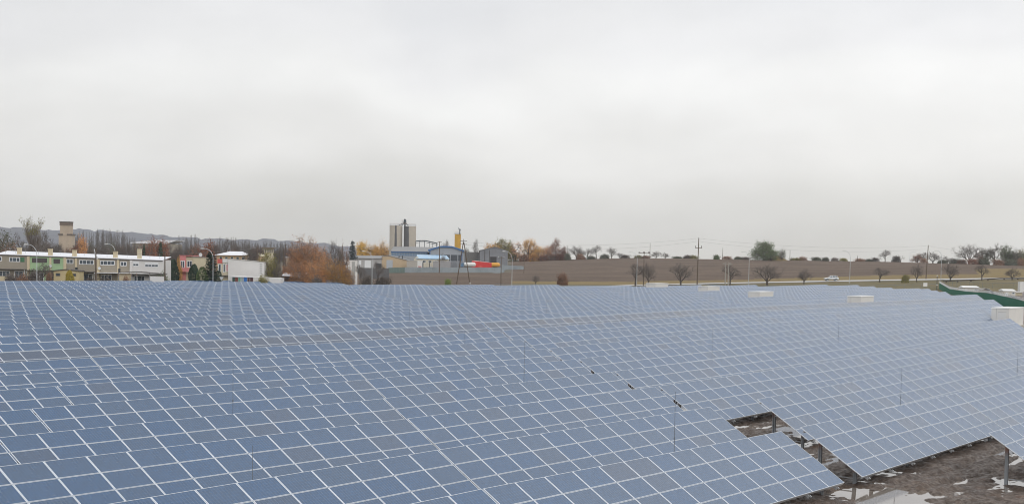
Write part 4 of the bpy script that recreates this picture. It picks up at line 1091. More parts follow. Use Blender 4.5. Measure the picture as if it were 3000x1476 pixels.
    if ui in (2, 3): MB().box((224 - x0) * m_ - .2 if ui == 2 else (350 - x0) * m_ - .2, (224 - x0) * m_ + .25 if ui == 2 else (350 - x0) * m_ + .2, -.3, 0, ze0 - 3.2, ze0 - 2.3).build('air_conditioner', M_DK, o)
# yellow shed, carport, garden walls
X0, Wd, g = site(157, 232, 328); H0, H1 = zr(160, 794, 328, g), zr(200, 790, 328, g)
o = empty('shed', (X0, 328, g), 0, 'low yellow shed with a small dark window left of the golden thuja', 'shed')
MB().prism([(0, 0), (Wd, 0), (Wd, H1 - .3), (Wd * .5, H1), (0, H0)], 0, 3.5).build('wall', M_YEL, o)
MB().prism([(-.25, H0 + .02), (Wd * .5, H1 + .02), (Wd + .25, H1 - .32), (Wd + .25, H1 - .18), (Wd * .5, H1 + .16), (-.25, H0 + .16)], -.3, 3.7).build('roof', M_FASC, o)
window(o, .5, 1.5, H0 - 1.1, H0 - .45, 1, 0, M_FASC); window(o, Wd - 1.6, Wd - .7, H0 - 1.1, H0 - .5, 1, 0, M_FASC)
X0, Wd, g = site(345, 476, 326); Hc = zr(345, 797.5, 326, g)
o = empty('carport', (X0, 326, g), 0, 'long low carport with a thin dark sloping roof in front of the white house', 'carport')
MB().prism([(0, Hc), (Wd * .42, Hc + .25), (Wd, Hc - .2), (Wd, Hc - .35), (Wd * .42, Hc + .08), (0, Hc - .15)], 0, 4.5).build('roof', M_FASC, o)
for xx in (.15, Wd * .3, Wd * .42, Wd * .7, Wd - .2): MB().tube((xx, .2, -.2), (xx, .2, Hc - .15), .07).build('post', M_POST, o)
MB().box(.1, Wd * .28, .8, 1.0, 0, Hc - .3).build('wall', M_CREAM, o)
MB().box(Wd * .3, Wd * .92, 3.9, 4.1, 0, 1.7).build('back_screen', mat('dark_green_net', (70, 88, 76), .9, .2), o)
for i, (xa, xb, c, l) in enumerate([(0, 27, M_CREAM, 'cream garden wall piece at the left edge'), (440, 480, M_WHT, 'white garden gate and wall at the end of the terrace')]):
    X0, Wd, g = site(xa, xb, 320); H0 = zr(xa, 809, 320, g)
    o = empty('garden_wall', (X0, 320, g), 0, l, 'wall'); MB().box(0, Wd, 0, .25, -.1, H0).build('wall', c, o); MB().box(-.05, Wd + .05, -.04, .29, H0, H0 + .08).build('coping', M_CONC, o)
X0, Wd, g = site(-20, 620, 314.5); b = MB(); 
o = empty('hedge', (X0, 314.5, g), 0, 'long low dark hedge behind the farthest solar rows at the left', 'hedge')
rh = random.Random(3); b = MB()
for i in range(9000):
    c = Vector((rh.uniform(0, Wd), rh.uniform(0, .9), rh.uniform(.1, 2.0) * (.75 + .25 * math.sin(i)))); c.z += gz(X0 + c.x, 314.5) - g
    u = Vector((rh.uniform(-1, 1), rh.uniform(-1, 1), rh.uniform(-.2, 1))) * .17; v = u.orthogonal() * .7; b.add([c - v, c + u, c + v, c - u], [(0, 1, 2, 3)])
b.build('foliage', leafm('dark'), o)

# concrete tower
M_TOW = mat('tower_concrete', (186, 170, 152), .9, .14, .35)
X0, Wd, g = site(172, 209, 620); o = empty('concrete_tower', (X0, 620, g), 0, 'weathered beige concrete tower with a dark capped top behind the terrace', 'tower')
k = 620 / F; z1, z2 = zr(190, 689, 620, g), zr(190, 652, 620, g)
MB().box(0, Wd, 0, 5, -.5, z1).build('lower_block', M_TOW, o)
MB().box(-.3, Wd * .36, -.3, 5.3, z1, z1 + .6).box(Wd * .66, Wd + .3, -.3, 5.3, z1, z1 + .6).build('ledge', mat('soot', (112, 104, 98), .9), o)
MB().box(Wd * .12, Wd * .87, -.2, 4.6, z1, z2 - 1.3).build('shaft', M_TOW, o)
MB().box(Wd * .09, Wd * .88, -.3, 4.7, z2 - 1.3, z2).build('cap', mat('cap_grime', (124, 110, 100), .9, .3, .6), o)
MB().box(Wd * .08, Wd * .90, -.4, 4.8, z2, z2 + .45).build('cornice', mat('cap_slab', (96, 92, 88), .8), o)

# long white hall roof behind the rust trees
X0, Wd, g = site(388, 512, 900); o = empty('long_hall', (X0, 900, g), 0, 'long hall with a white sloping roof behind the rust-leaved trees', 'hall')
za, zb = zr(388, 711, 900, g), zr(512, 704, 900, g)
MB().box(0, Wd, 0, 20, 0, za - .4).build('wall', M_BEIGE, o)
MB().prism([(-1, za - .4), (Wd * .8, za - .4), (Wd + 1, zb - .2), (Wd + 1, zb + .1), (Wd * .55, zb + .1), (-1, za + .2)], -1, 22).build('roof', M_ROOFW, o)

# pink and beige house
X0, Wd, g = site(526, 606, 352); o = empty('house', (X0, 352, g), 0, 'pink and beige flat-roofed house with a satellite dish on top', 'house')
k = 352 / F; Ht = zr(530, 751, 352, g)
MB().box(0, 1.5, 0, 7, 0, Ht + .12).build('pink_bay', M_PINK, o)
MB().box(1.5, 3.2, .35, 7, 0, Ht - .1).build('wall', M_SAND, o)
MB().box(3.2, Wd - .4, -.1, 7, 0, Ht - .25).build('wall', M_SAND, o)
MB().box(-.1, 3.25, -.15, 7.1, Ht + .13, Ht + .3).build('roof', M_PINK, o); MB().box(3.25, Wd - .3, -.2, 7.1, Ht - .24, Ht - .08).build('roof', M_CONC, o)
window(o, .25, 1.25, Ht - 2.8, Ht - 1.0, 2, 0); window(o, 1.7, 3.0, Ht - 2.6, Ht - 1.0, 2, .35); window(o, .25, 1.25, .4, 2.2, 2, 0)
MB().box(-.1, 3.2, -1.1, 0, Ht - 3.7, Ht - 3.5).box(-.1, 3.2, -1.1, -1.05, Ht - 3.5, Ht - 2.7).build('balcony', M_PINK, o)
dish(o, 4.9, 1.0, Ht + .45, .46)

# big white house with the blind gable wall
X0, Wd, g = site(636, 773, 348); o = empty('white_house', (X0, 348, g), 0, 'big white house with a windowless white side wall above coloured garages', 'house')
k = 348 / F; za, zb = zr(667, 759, 348, g), zr(773, 769, 348, g); xs = (668 - 636) * k
MB().add([(xs, 0, 0), (Wd, 0, 0), (Wd, 7, 0), (xs, 7, 0), (xs, 0, za), (Wd, 0, zb), (Wd, 7, zb), (xs, 7, za)], [(3, 2, 1, 0), (4, 5, 6, 7), (0, 1, 5, 4), (1, 2, 6, 5), (2, 3, 7, 6), (3, 0, 4, 7)]).build('wall', M_WHT, o)
MB().add([(xs - .1, -.08, za), (Wd + .1, -.08, zb), (Wd + .1, 7, zb), (xs - .1, 7, za), (xs - .1, -.08, za + .1), (Wd + .1, -.08, zb + .1), (Wd + .1, 7, zb + .1), (xs - .1, 7, za + .1)],
         [(3, 2, 1, 0), (4, 5, 6, 7), (0, 1, 5, 4), (1, 2, 6, 5), (2, 3, 7, 6), (3, 0, 4, 7)]).build('roof_edge', M_CONC, o)
MB().box(0, xs - .02, .5, 7, 0, za - .1).build('wall', M_SAND, o)
MB().box(0, xs * .45, .3, .5, za - 1.0, za + .0).build('red_panel', M_RED, o); MB().box(xs * .47, xs - .02, .25, .5, za - .9, za + .05).build('white_panel', M_WHT, o)
window(o, .15, .9, za - 3.0, za - 1.2, 1, .5); window(o, xs * .5, xs * .72, za - 3.2, za - 1.1, 1, .5); window(o, xs * .76, xs - .05, za - 3.0, za - 1.1, 1, .5, gm=M_PINK)
window(o, .15, .9, .4, 2.3, 1, .5)
MB().box(0, xs - .02, -.6, .5, za - 4.0, za - 3.85).build('balcony', M_SHUT, o)
v = MB()
for j in range(6): v.box(Wd - 1.0, Wd - .45, -.05, 0, zb - .45 - j * .42, zb - .28 - j * .42)
v.build('step_irons', M_LINE, o)
# garages
X0, Wd, g = site(668, 823, 340); o = empty('garage_row', (X0, 340, g), 0, 'row of white garages with red, green, blue and brown doors', 'garages')
k = 340 / F; H0, H1 = zr(680, 807, 340, g), zr(822, 815, 340, g)
MB().add([(0, 0, -.3), (Wd, 0, -.3), (Wd, 5, -.3), (0, 5, -.3), (0, 0, H0), (Wd, 0, H1), (Wd, 5, H1), (0, 5, H0)], [(3, 2, 1, 0), (4, 5, 6, 7), (0, 1, 5, 4), (1, 2, 6, 5), (2, 3, 7, 6), (3, 0, 4, 7)]).build('wall', M_WHT, o)
for xa, xb, c, nm in [(681, 688.5, (58, 84, 76), 'dark green'), (689, 697.5, (128, 70, 60), 'brick red'), (698.5, 705, (112, 168, 150), 'mint green'), (706.5, 713.5, (168, 176, 180), 'grey'),
                      (714.5, 723.5, (38, 118, 200), 'bright blue'), (725, 731.5, (84, 52, 54), 'dark brown'), (733, 741.5, (84, 52, 54), 'dark brown')]:
    dd = MB().box((xa - 668) * k, (xb - 668) * k, -.06, 0, 0, H0 - .35).build('garage_door', mat('door_' + nm.replace(' ', '_'), c, .6), o); dd['label'] = nm + ' garage door'
    MB().box((xa - 668) * k, (xb - 668) * k, -.3, 0, H0 - .34, H0 - .24).build('lintel', M_UPVC, o)
# beige low building with hipped pale roof and flat topped tower
X0, Wd, g = site(634, 762, 520); o = empty('low_building', (X0, 520, g), 0, 'low beige building with a pale hipped roof above the white gable', 'building')
z1, z2 = zr(640, 747, 520, g), zr(640, 735.5, 520, g)
MB().box(0, Wd, 0, 12, 0, z1).build('wall', mat('wall_tan', (196, 166, 132), .9, .12), o)
MB().add([(-.8, -.8, z1), (Wd * .66, -.8, z1), (Wd * .66, 12.8, z1), (-.8, 12.8, z1), (Wd * .26, 4, z2), (Wd * .5, 4, z2), (Wd * .5, 8, z2), (Wd * .26, 8, z2)], [(3, 2, 1, 0), (4, 5, 6, 7), (0, 1, 5, 4), (1, 2, 6, 5), (2, 3, 7, 6), (3, 0, 4, 7)]).build('roof', M_ROOFW, o)
MB().prism([(Wd * .66, z1 - .2), (Wd * .83, z1 + .9), (Wd + .5, z1 - .3), (Wd + .5, z1 - .15), (Wd * .83, z1 + 1.08), (Wd * .66, z1)], -.6, 12).build('roof', M_SAND, o)
for i in range(7): window(o, 1 + i * 2.0, 2.1 + i * 2.0, z1 - 1.6, z1 - .5, 1, -.02, fm=M_SAND)
X0, Wd, g = site(770, 801, 500); o = empty('flat_roofed_tower', (X0, 500, g), 0, 'small tower with an overhanging flat roof behind the green yellowing tree', 'tower')
z1 = zr(785, 728, 500, g); MB().box(.5, Wd - .5, 0, 3, 0, z1).build('wall', M_SAND, o); MB().box(-.2, Wd + .2, -.8, 3.8, z1, z1 + .35).build('roof', mat('slab', (122, 108, 92), .9), o)
for xx in (.7, 1.5, 2.2, 2.9): window(o, xx, xx + .5, z1 - 1.5, z1 - .3, 1, -.02, fm=M_BEIGE)
for xx in (.9, 1.9): MB().tube((xx, 1, z1 + .3), (xx + .5, 1, z1 + 1.4), .03, n=4).tube((xx + 1, 1, z1 + .3), (xx + .5, 1, z1 + 1.4), .03, n=4).build('aerial', M_POST, o)
# greenhouse like white shelters
X0, Wd, g = site(822, 902, 350); o = empty('open_shed', (X0, 350, g), 0, 'low open shed with white sloping roofs left of the birch clump', 'shed')
z1 = zr(830, 806, 350, g)
MB().add([(0, 2, z1 - .2), (Wd - 1, 2, z1 - .5), (Wd - 1, 7, z1 + .55), (0, 7, z1 + .65), (0, 2, z1 - .1), (Wd - 1, 2, z1 - .4), (Wd - 1, 7, z1 + .65), (0, 7, z1 + .75)], [(3, 2, 1, 0), (4, 5, 6, 7), (0, 1, 5, 4), (1, 2, 6, 5), (2, 3, 7, 6), (3, 0, 4, 7)]).build('roof', M_ROOFW, o)
MB().box(0, Wd, 6.6, 6.8, -.2, z1).build('wall', M_WHT, o)
MB().add([(0, 0, z1 - .5), (Wd, 0, z1 - 1.35), (Wd, .12, z1 - 1.35), (0, .12, z1 - .5), (0, 0, z1 - .32), (Wd, 0, z1 - 1.15), (Wd, .12, z1 - 1.15), (0, .12, z1 - .32)], [(3, 2, 1, 0), (4, 5, 6, 7), (0, 1, 5, 4), (1, 2, 6, 5), (2, 3, 7, 6), (3, 0, 4, 7)]).build('beam', M_DARKW, o)
for xx in (.6, Wd * .5, Wd * .8): MB().box(xx - .12, xx + .12, 0, .2, -.3, z1 - .5 - .85 * xx / Wd).build('post', M_DARKW, o)
X0, Wd, g = site(838, 872, 470); o = empty('white_roofed_hut', (X0, 470, g), 0, 'hut with a thin white roof below the T-topped pole', 'hut'); z1 = zr(850, 753, 470, g)
MB().box(0, Wd, 0, 4, 0, z1 - .2).build('wall', M_BEIGE, o); MB().box(-.2, Wd + .2, -.3, 4.3, z1 - .2, z1).build('roof', M_ROOFW, o)
X0, Wd, g = site(1010, 1048, 480); o = empty('white_container', (X0, 480, g), .35, 'white site container behind the right end of the birch clump', 'container'); z1 = zr(1030, 762, 480, g)
MB().box(0, Wd, 0, 6, .1, z1 - .12).build('body', M_WHT, o); MB().box(-.08, Wd + .08, -.1, 6.1, z1 - .12, z1).build('roof', M_WHITE, o); MB().box(Wd * .55, Wd * .8, -.04, 0, .2, z1 - .5).build('door', M_LINE, o)

# ------------------------------------------------------------------ industrial yard
M_SHEET = mat('fence_sheet', (152, 160, 166), .55, .12, .25, c2=(132, 142, 147)); M_SHEETG = mat('fence_sheet_green', (104, 124, 118), .6, .15, .25)
def sheet_fence(x0, x1, yt0, yt1, d, m, label, name='sheet_fence', hmin=2.0, hm=2.5):
    b = MB(); P0, P1 = at(x0, 790, d), at(x1, 790, d); L = P1.x - P0.x; g0 = gz(P0.x, d); n = max(4, int(L / 1.1))
    o = empty(name, (P0.x, d, g0), 0, label, 'fence'); pb = []
    rr = random.Random(int(x0))
    for i in range(n):
        xa, xb = L * i / n, L * (i + 1) / n; t = i / n; zt_ = ht(x0 + (x1 - x0) * t, yt0 + (yt1 - yt0) * t, d) - g0 + rr.uniform(-.05, .05); zg_ = gz(P0.x + xa, d) - g0 - .2
        b.box(xa, xb - .04, rr.uniform(-.02, .05), .08, zg_, zt_)
        if i % 3 == 0: MB().tube((xa, .15, zg_), (xa, .15, zt_ + .15), .06, n=5).build('post', M_POST, o)
    b.build('sheeting', m, o); return o
sheet_fence(1186, 1478, 782.5, 783.5, 660, M_SHEET, 'long grey metal sheet fence in front of the lorries')
sheet_fence(1138, 1186, 784, 783, 655, M_SHEETG, 'greenish left end of the metal sheet fence below the beige hall')
sheet_fence(1470, 1536, 776, 779.5, 700, M_SHEET, 'farther pale sheet fence ending at the thin grey pole')
sheet_fence(1052, 1140, 784, 786, 560, mat('grey_wall', (104, 104, 106), .9, .2, .3), 'dark grey yard wall behind the bare trees and lamp', 'yard_wall')
# grain silos
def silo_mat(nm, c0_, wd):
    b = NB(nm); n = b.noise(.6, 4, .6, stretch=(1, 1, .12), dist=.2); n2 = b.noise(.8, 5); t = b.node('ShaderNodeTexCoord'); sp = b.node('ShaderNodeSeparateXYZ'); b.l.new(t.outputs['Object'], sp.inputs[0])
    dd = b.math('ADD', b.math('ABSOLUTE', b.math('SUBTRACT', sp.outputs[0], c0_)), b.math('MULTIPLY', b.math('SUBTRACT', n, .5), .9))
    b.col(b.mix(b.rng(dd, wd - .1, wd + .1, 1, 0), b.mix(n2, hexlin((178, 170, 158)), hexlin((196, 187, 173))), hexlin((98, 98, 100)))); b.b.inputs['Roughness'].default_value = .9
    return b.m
D = 760; k = D / F
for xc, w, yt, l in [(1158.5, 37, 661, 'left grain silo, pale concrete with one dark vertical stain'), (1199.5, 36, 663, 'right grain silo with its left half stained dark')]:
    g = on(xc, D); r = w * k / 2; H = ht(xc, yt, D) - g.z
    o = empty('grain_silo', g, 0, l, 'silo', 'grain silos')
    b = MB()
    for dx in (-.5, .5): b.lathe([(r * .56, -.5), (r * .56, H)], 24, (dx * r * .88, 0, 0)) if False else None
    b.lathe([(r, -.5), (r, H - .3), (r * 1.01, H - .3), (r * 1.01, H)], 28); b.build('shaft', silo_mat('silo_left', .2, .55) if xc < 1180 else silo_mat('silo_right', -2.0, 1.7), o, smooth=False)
    rl = MB()
    for i in range(20):
        t = 6.283 * i / 20; t2 = 6.283 * (i + 1) / 20; p, q = Vector((r * .98 * math.cos(t), r * .98 * math.sin(t), H)), Vector((r * .98 * math.cos(t2), r * .98 * math.sin(t2), H))
        rl.tube(p, p + Vector((0, 0, 1.1)), .035, n=4); rl.tube(p + Vector((0, 0, 1.1)), q + Vector((0, 0, 1.1)), .03, n=4); rl.tube(p + Vector((0, 0, .55)), q + Vector((0, 0, .55)), .025, n=4)
    rl.build('railing', M_POST, o)
g = on(1180, D); H = ht(1180, 661, D) - g.z; Ht2 = ht(1184, 642, D) - g.z
o = empty('elevator_tower', (at(1184.5, 700, D).x, D + 2.5, g.z), 0, 'dark bucket elevator head with slanting chutes above the two silos', 'grain elevator')
MB().box(-.45, .45, -.4, .4, 0, Ht2 - .6).build('casing', mat('elevator_dark', (66, 78, 84), .6, .2), o)
MB().box(-.75, .75, -.6, .6, Ht2 - 1.6, Ht2 - .5, top=(.7, .8)).lathe([(.05, -.55), (.6, -.4), (.6, .4), (.05, .55)], 10, (0, 0, Ht2 - .4), axis='y').build('head', MATS['elevator_dark'], o)
MB().tube((0, 0, Ht2 - 1.8), (-3.2, 0, H + .2), .17, n=6).tube((0, 0, Ht2 - 1.8), (1.9, 0, H + .2), .2, n=6).tube((-.2, 0, Ht2 - 1.6), (-1.2, 0, H + .2), .12, n=6).build('chute', MATS['elevator_dark'], o)
sc = MB()
for xx in (-1.3, -2.0): sc.tube((xx, .3, 0), (xx, .3, Ht2 - .3), .05, n=4)
for j in range(int((Ht2 - .5) / 1.2)): sc.tube((-1.3, .3, j * 1.2), (-2.0, .3, j * 1.2), .04, n=4)
for xx in (-.9, .9): sc.tube((xx, -.6, Ht2 - 1.8), (xx, -.6, Ht2 - .2), .04, n=4)
sc.box(-1.0, 1.0, -.9, .9, Ht2 - 1.9, Ht2 - 1.8); sc.build('ladder', M_POST, o)
# conveyor gantry
D = 750; P0 = at(1218, 722, D); P1 = at(1282, 722, D); g = gz(P0.x, D); L = P1.x - P0.x
o = empty('conveyor', (P0.x, D, g), 0, 'dark steel conveyor gantry sloping down from the silos over the blue roof', 'conveyor')
zs = [ht(1218, 706.5, D) - g, ht(1231, 705, D) - g, ht(1246, 705, D) - g, ht(1282, 713, D) - g]; xs_ = [0, L * .2, L * .43, L]
c = MB()
for i in range(3):
    c.tube((xs_[i], 0, zs[i]), (xs_[i + 1], 0, zs[i + 1]), .28, n=5); c.tube((xs_[i], .6, zs[i] - .8), (xs_[i + 1], .6, zs[i + 1] - .8), .12, n=5)
c.build('belt_tube', MATS['elevator_dark'], o)
for f in (0, .18, .4, .62, .78, .95):
    xx = L * f; zz = np.interp(xx, xs_, zs); MB().tube((xx, 0, 3), (xx, 0, zz), .13, n=5).build('leg', MATS['elevator_dark'], o)
M_BLUE = mat('blue_sheet', (52, 104, 160), .5, .1); M_HROOF = mat('grey_roof_sheet', (140, 140, 140), .8, .12, .15); M_HWALL = mat('pale_hall_wall', (158, 164, 172), .8, .12, .2); M_HBL = mat('blue_grey_wall', (112, 136, 162), .7, .15, .25)
# main hall: long wing + gable end
D = 720; k = D / F; X0, Wd, g = site(1160, 1252, D); ze, zt_, zm = zr(1200, 737.5, D, g), zr(1200, 724, D + 18, g), zr(1200, 750, D, g)
o = empty('grain_hall', (X0, D, g), 0, 'long hall wing with grey roof and blue wall band in front of the silos', 'hall')
MB().box(-2.5, Wd, 0, 18, 0, ze).build('wall', M_HBL, o); MB().box(-2.5, Wd, -.15, 0, 0, zm).build('lower_wall', M_HWALL, o)
v = MB()
for i in range(22): v.box(-2.3 + (Wd + 2) * i / 22, -2.2 + (Wd + 2) * i / 22, -.06, 0, zm + .02, ze - .3)
v.build('wall_rib', M_HWALL, o)
MB().box(-2.6, Wd, -.3, 0, ze - .35, ze + .05).build('fascia', M_BLUE, o)
MB().prism_x([(-.4, ze + .06), (18, zt_), (19, zt_), (19, zt_ + .2), (18, zt_ + .2), (-.4, ze + .26)], -2.8, Wd + 6).build('roof', M_HROOF, o)
D = 712; X0, Wd, g = site(1258, 1354, D); ze, zp, zm = zr(1262, 733, D, g), zr(1306, 720.5, D, g), zr(1300, 746, D, g)
o = empty('gable_hall', (X0, D, g), 0, 'hall with a pale gable and bright blue roof edge beside the yellow tower', 'hall')
MB().prism([(0, 0), (Wd, 0), (Wd, ze - .2), (Wd / 2 + 3, zp - .8), (Wd / 2 - 3, zp - .8), (0, ze - .2)], 0, 30).build('wall', M_HWALL, o)
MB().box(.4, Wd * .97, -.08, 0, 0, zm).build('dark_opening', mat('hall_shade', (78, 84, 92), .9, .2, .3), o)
for xx in (.15, .4, .62, .85): MB().box(Wd * xx, Wd * xx + .4, -.12, -.08, 0, zm).build('column', M_HWALL, o)
pts = [(-.7, ze - .5), (Wd / 2 - 3, zp - .75), (Wd / 2 + 3, zp - .75), (Wd + .7, ze - .5), (Wd + .7, ze + .35), (Wd / 2 + 2.6, zp), (Wd / 2 - 2.6, zp), (-.7, ze + .35)]
MB().prism(pts, -.6, -.1).build('fascia', M_BLUE, o); MB().prism([(a, b + .03 if b > ze else b) for a, b in pts], -.05, 31).build('roof', M_HROOF, o)
MB().box(0, .35, -.35, -.1, 0, ze).box(Wd - .35, Wd, -.35, -.1, 0, ze).build('corner_trim', M_BLUE, o)
# yellow tower
D = 800; k = D / F; X0, Wd, g = site(1330.5, 1348, D); H = zr(1340, 686, D, g)
o = empty('yellow_tower', (X0, D, g), 0, 'square yellow ochre tower with a grey pipe stack on top', 'tower')
M_OCH = mat('ochre_sheet', (206, 158, 44), .7, .2, .3, c2=(176, 138, 50)); MB().box(0, Wd, 0, 3.3, 0, H).build('shaft', M_OCH, o)
MB().box(-.1, Wd + .1, -.1, 3.4, H, H + .12).build('top_slab', M_DARKW, o)
rl = MB()
for i in range(5): rl.tube((Wd * i / 6, 0, H), (Wd * i / 6, 0, H + 1.1), .04, n=4)
rl.tube((0, 0, H + 1.1), (Wd * .7, 0, H + 1.1), .04, n=4).tube((0, 0, H + .55), (Wd * .7, 0, H + .55), .04, n=4).build('railing', M_POST, o)
MB().tube((Wd * .82, 1, H), (Wd * .82, 1, H + 3.0), .42, .35, 8).tube((Wd * .82, 1, H + 1.6), (Wd * .6, 1, H + 3.5), .2, n=6).tube((Wd * .9, 1, H + 2.6), (Wd * .98, 1, H + 2.0), .25, n=6).build('pipe_stack', mat('pipe_grey', (128, 134, 140), .6, .2), o)
# grey hall on the right
D = 780; X0, Wd, g = site(1402, 1486, D); ze1, zp, ze2 = zr(1402, 735, D, g), zr(1448, 724.5, D, g), zr(1486, 736, D, g)
o = empty('grey_hall', (X0, D, g), 0, 'weathered grey sheet hall with an open dark doorway under autumn trees', 'hall')
MB().prism([(0, 0), (Wd, 0), (Wd, ze2), (Wd * .55, zp), (0, ze1)], 0, 22).build('wall', mat('weathered_sheet', (134, 136, 142), .85, .18, .3), o)
MB().prism([(-.4, ze1 + .02), (Wd * .55, zp + .02), (Wd + .4, ze2 + .02), (Wd + .4, ze2 + .25), (Wd * .55, zp + .28), (-.4, ze1 + .25)], -.4, 22.4).build('roof', M_HROOF, o)
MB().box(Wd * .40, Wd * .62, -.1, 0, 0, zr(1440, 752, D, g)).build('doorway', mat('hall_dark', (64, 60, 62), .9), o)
for xx in (.02, .2, .36): MB().box(Wd * xx, Wd * xx + .25, -.12, 0, 0, ze1 + 1.5 * xx).build('column', M_DARKW, o)
MB().box(-16, 0, 4, 18, 0, ze1 - .6).build('side_wing', mat('side_wing', (112, 110, 108), .9, .2), o)
# beige hall
D = 690; k = D / F; X0, Wd, g = site(1118, 1192, D); ze1, zp, ze2 = zr(1118, 752, D, g), zr(1135, 748.5, D, g), zr(1192, 763, D, g)
o = empty('beige_hall', (X0, D, g), 0, 'beige gabled hall with pale double doors behind the greenish fence end', 'hall')
M_BG = mat('beige_wall', (194, 172, 142), .9, .08, .3)
MB().prism([(0, 0), (Wd, 0), (Wd, ze2), (Wd * .23, zp), (0, ze1)], 0, 16).build('wall', M_BG, o)
MB().prism([(0, ze1 + .02), (Wd * .23, zp + .02), (Wd + .3, ze2 + .02), (Wd + .3, ze2 + .22), (Wd * .23, zp + .24), (-.2, ze1 + .24)], -.3, 16.3).build('roof', M_HROOF, o)
MB().box((1132 - 1118) * k, (1150 - 1118) * k, -.08, 0, 0, zr(1140, 761.5, D, g)).build('door', mat('pale_door', (176, 182, 190), .7, .06), o)
for xx, yt in ((1168, 748.5), (1177.5, 748)): MB().tube(((xx - 1118) * k, 1, ze2 - 1), ((xx - 1118) * k, 1, zr(1118, yt, D, g)), .22, n=8).build('flue', M_DK, o)
X0, Wd, g = site(1040, 1117.6, D); z1, z2 = zr(1040, 757, D, g), zr(1040, 749, D + 14, g)
o = empty('grey_roofed_wing', (X0, D, g), 0, 'long wing with a grey roof and white doors left of the beige hall', 'hall')
MB().box(0, Wd, 0, 14, 0, z1).build('wall', mat('wing_wall', (178, 176, 176), .9, .1, .3), o)
MB().prism_x([(-.6, z1), (14, z2), (14.6, z2), (14.6, z2 + .2), (14, z2 + .2), (-.6, z1 + .2)], -.4, Wd + .5).build('roof', M_HROOF, o)
for a_, b_ in ((1068, 1086), (1050, 1058)): MB().box((a_ - 1040) * k, (b_ - 1040) * k, -.08, 0, 0, z1 - .9).build('door', M_UPVC, o)
MB().box((1100 - 1040) * k, (1117 - 1040) * k, -.5, -.08, 0, zr(1100, 772, D, g)).build('dark_crate_stack', M_DK, o)
# small site office with a bluish roof
D = 705; k = D / F; X0, Wd, g = site(1212, 1313, D); ze, zp = zr(1230, 758, D, g), zr(1230, 747, D, g)
o = empty('site_office', (X0, D, g), 0, 'small office building with a pale blue roof behind the white trailer', 'office')
w2 = 3.0; MB().prism([(0, 0), (w2, 0), (w2, ze - .1), (w2 * .5, zp - .6), (0, ze - .1)], 0, 7).box(w2, Wd, 0, 7, 0, ze).build('wall', mat('office_wall', (208, 202, 186), .9, .06), o)
MB().add([(1.2, 0 - .5, ze), (Wd + .6, -.5, ze), (Wd - 1.2, 3.5, zp), (1.2, 3.5, zp), (1.2, -.5, ze + .15), (Wd + .6, -.5, ze + .15), (Wd - 1.2, 3.5, zp + .15), (1.2, 3.5, zp + .15)],
         [(3, 2, 1, 0), (4, 5, 6, 7), (0, 1, 5, 4), (1, 2, 6, 5), (2, 3, 7, 6), (3, 0, 4, 7)]).build('roof', mat('pale_blue_roof', (150, 186, 216), .5, .2, .25, c2=(196, 212, 224)), o)
window(o, .9, 2.1, ze - 2.2, ze - 1.0, 1)
for xx in (4.2, 7, 10, 13): window(o, xx, xx + 1.6, ze - 1.9, ze - .7, 2)
# long palisade between office and tanker
X0, Wd, g = site(1310, 1358, 690); zt_ = zr(1310, 763, 690, g); b = MB()
for i in range(24): b.box(Wd * i / 24, Wd * i / 24 + .2, 0, .08, 0, zt_ - .15 * (i % 2))
b.box(0, Wd, .08, .14, zt_ - .7, zt_ - .6); o = b.build('palisade', mat('palisade_grey', (150, 154, 160), .8)); o.location = (X0, 690, g); tag(o, 'grey paling fence between the office and the white tanker', 'fence')

# ------------------------------------------------------------------ lorries and trailers
def wheels(o, xs, r=.5, y0=0, y1=2.4, m=None):
    for x in xs:
        for y in (y0 + .15, y1 - .15):
            w = MB().lathe([(r * .6, -.14), (r, -.12), (r, .12), (r * .6, .14)], 14, axis='y').build('wheel', M_DK, o); w.location = (x, y, r)
            MB().lathe([(.05, -.15), (r * .5, -.15), (r * .5, .15), (.05, .15)], 10, axis='y').build('rim', M_LAMP, w)
def trailer(x0, x1, yt, D, label, side, end, mark=None, rz=0.0):
    X0, Wd, g = site(x0, x1, D); H = zr(x0, yt, D, g)
    o = empty('box_trailer', (X0, D, g), rz, label, 'trailer')
    MB().box(0, Wd * .70, 0, 6, 1.0, H).build('box', side, o); MB().box(Wd * .70, Wd, -.1, 6, 1.0, H + .02).build('rear_face', end, o)
    MB().box(-.05, Wd + .05, -.15, 6.05, H + .02, H + .14).build('roof', M_WHITE, o); wheels(o, (1.2, Wd * .75), .48)
    if mark:
        for xx in (Wd * .76, Wd * .83, Wd * .90): MB().box(xx, xx + .42, -.13, -.1, 2.3, 2.75).build('red_lettering', mat('red_mark', (196, 70, 66), .7), o)
    return o
M_TSIDE = mat('trailer_side', (178, 172, 164), .7, .06)
trailer(1191, 1236, 763.5, 680, 'white and beige box trailer with worn red lettering on its end', M_TSIDE, M_WHITE, True)
trailer(1268, 1318, 765.5, 680, 'grey box trailer with a white roof right of the dark truck', mat('trailer_grey', (160, 158, 160), .7, .08), mat('trailer_grey', (160, 158, 160)), False)
D = 684; X0, Wd, g = site(1238, 1266, D); o = empty('truck', (X0, D, g), 0, 'dark flatbed truck parked between the two box trailers', 'truck'); H = zr(1240, 764, D, g)
MB().box(0, Wd - 1.2, 0, 2.4, .8, 1.2).box(0, .2, 0, 2.4, 1.2, H - .5).box(Wd - 1.5, Wd - 1.3, 0, 2.4, 1.2, H - .5).build('flatbed', M_DK, o)
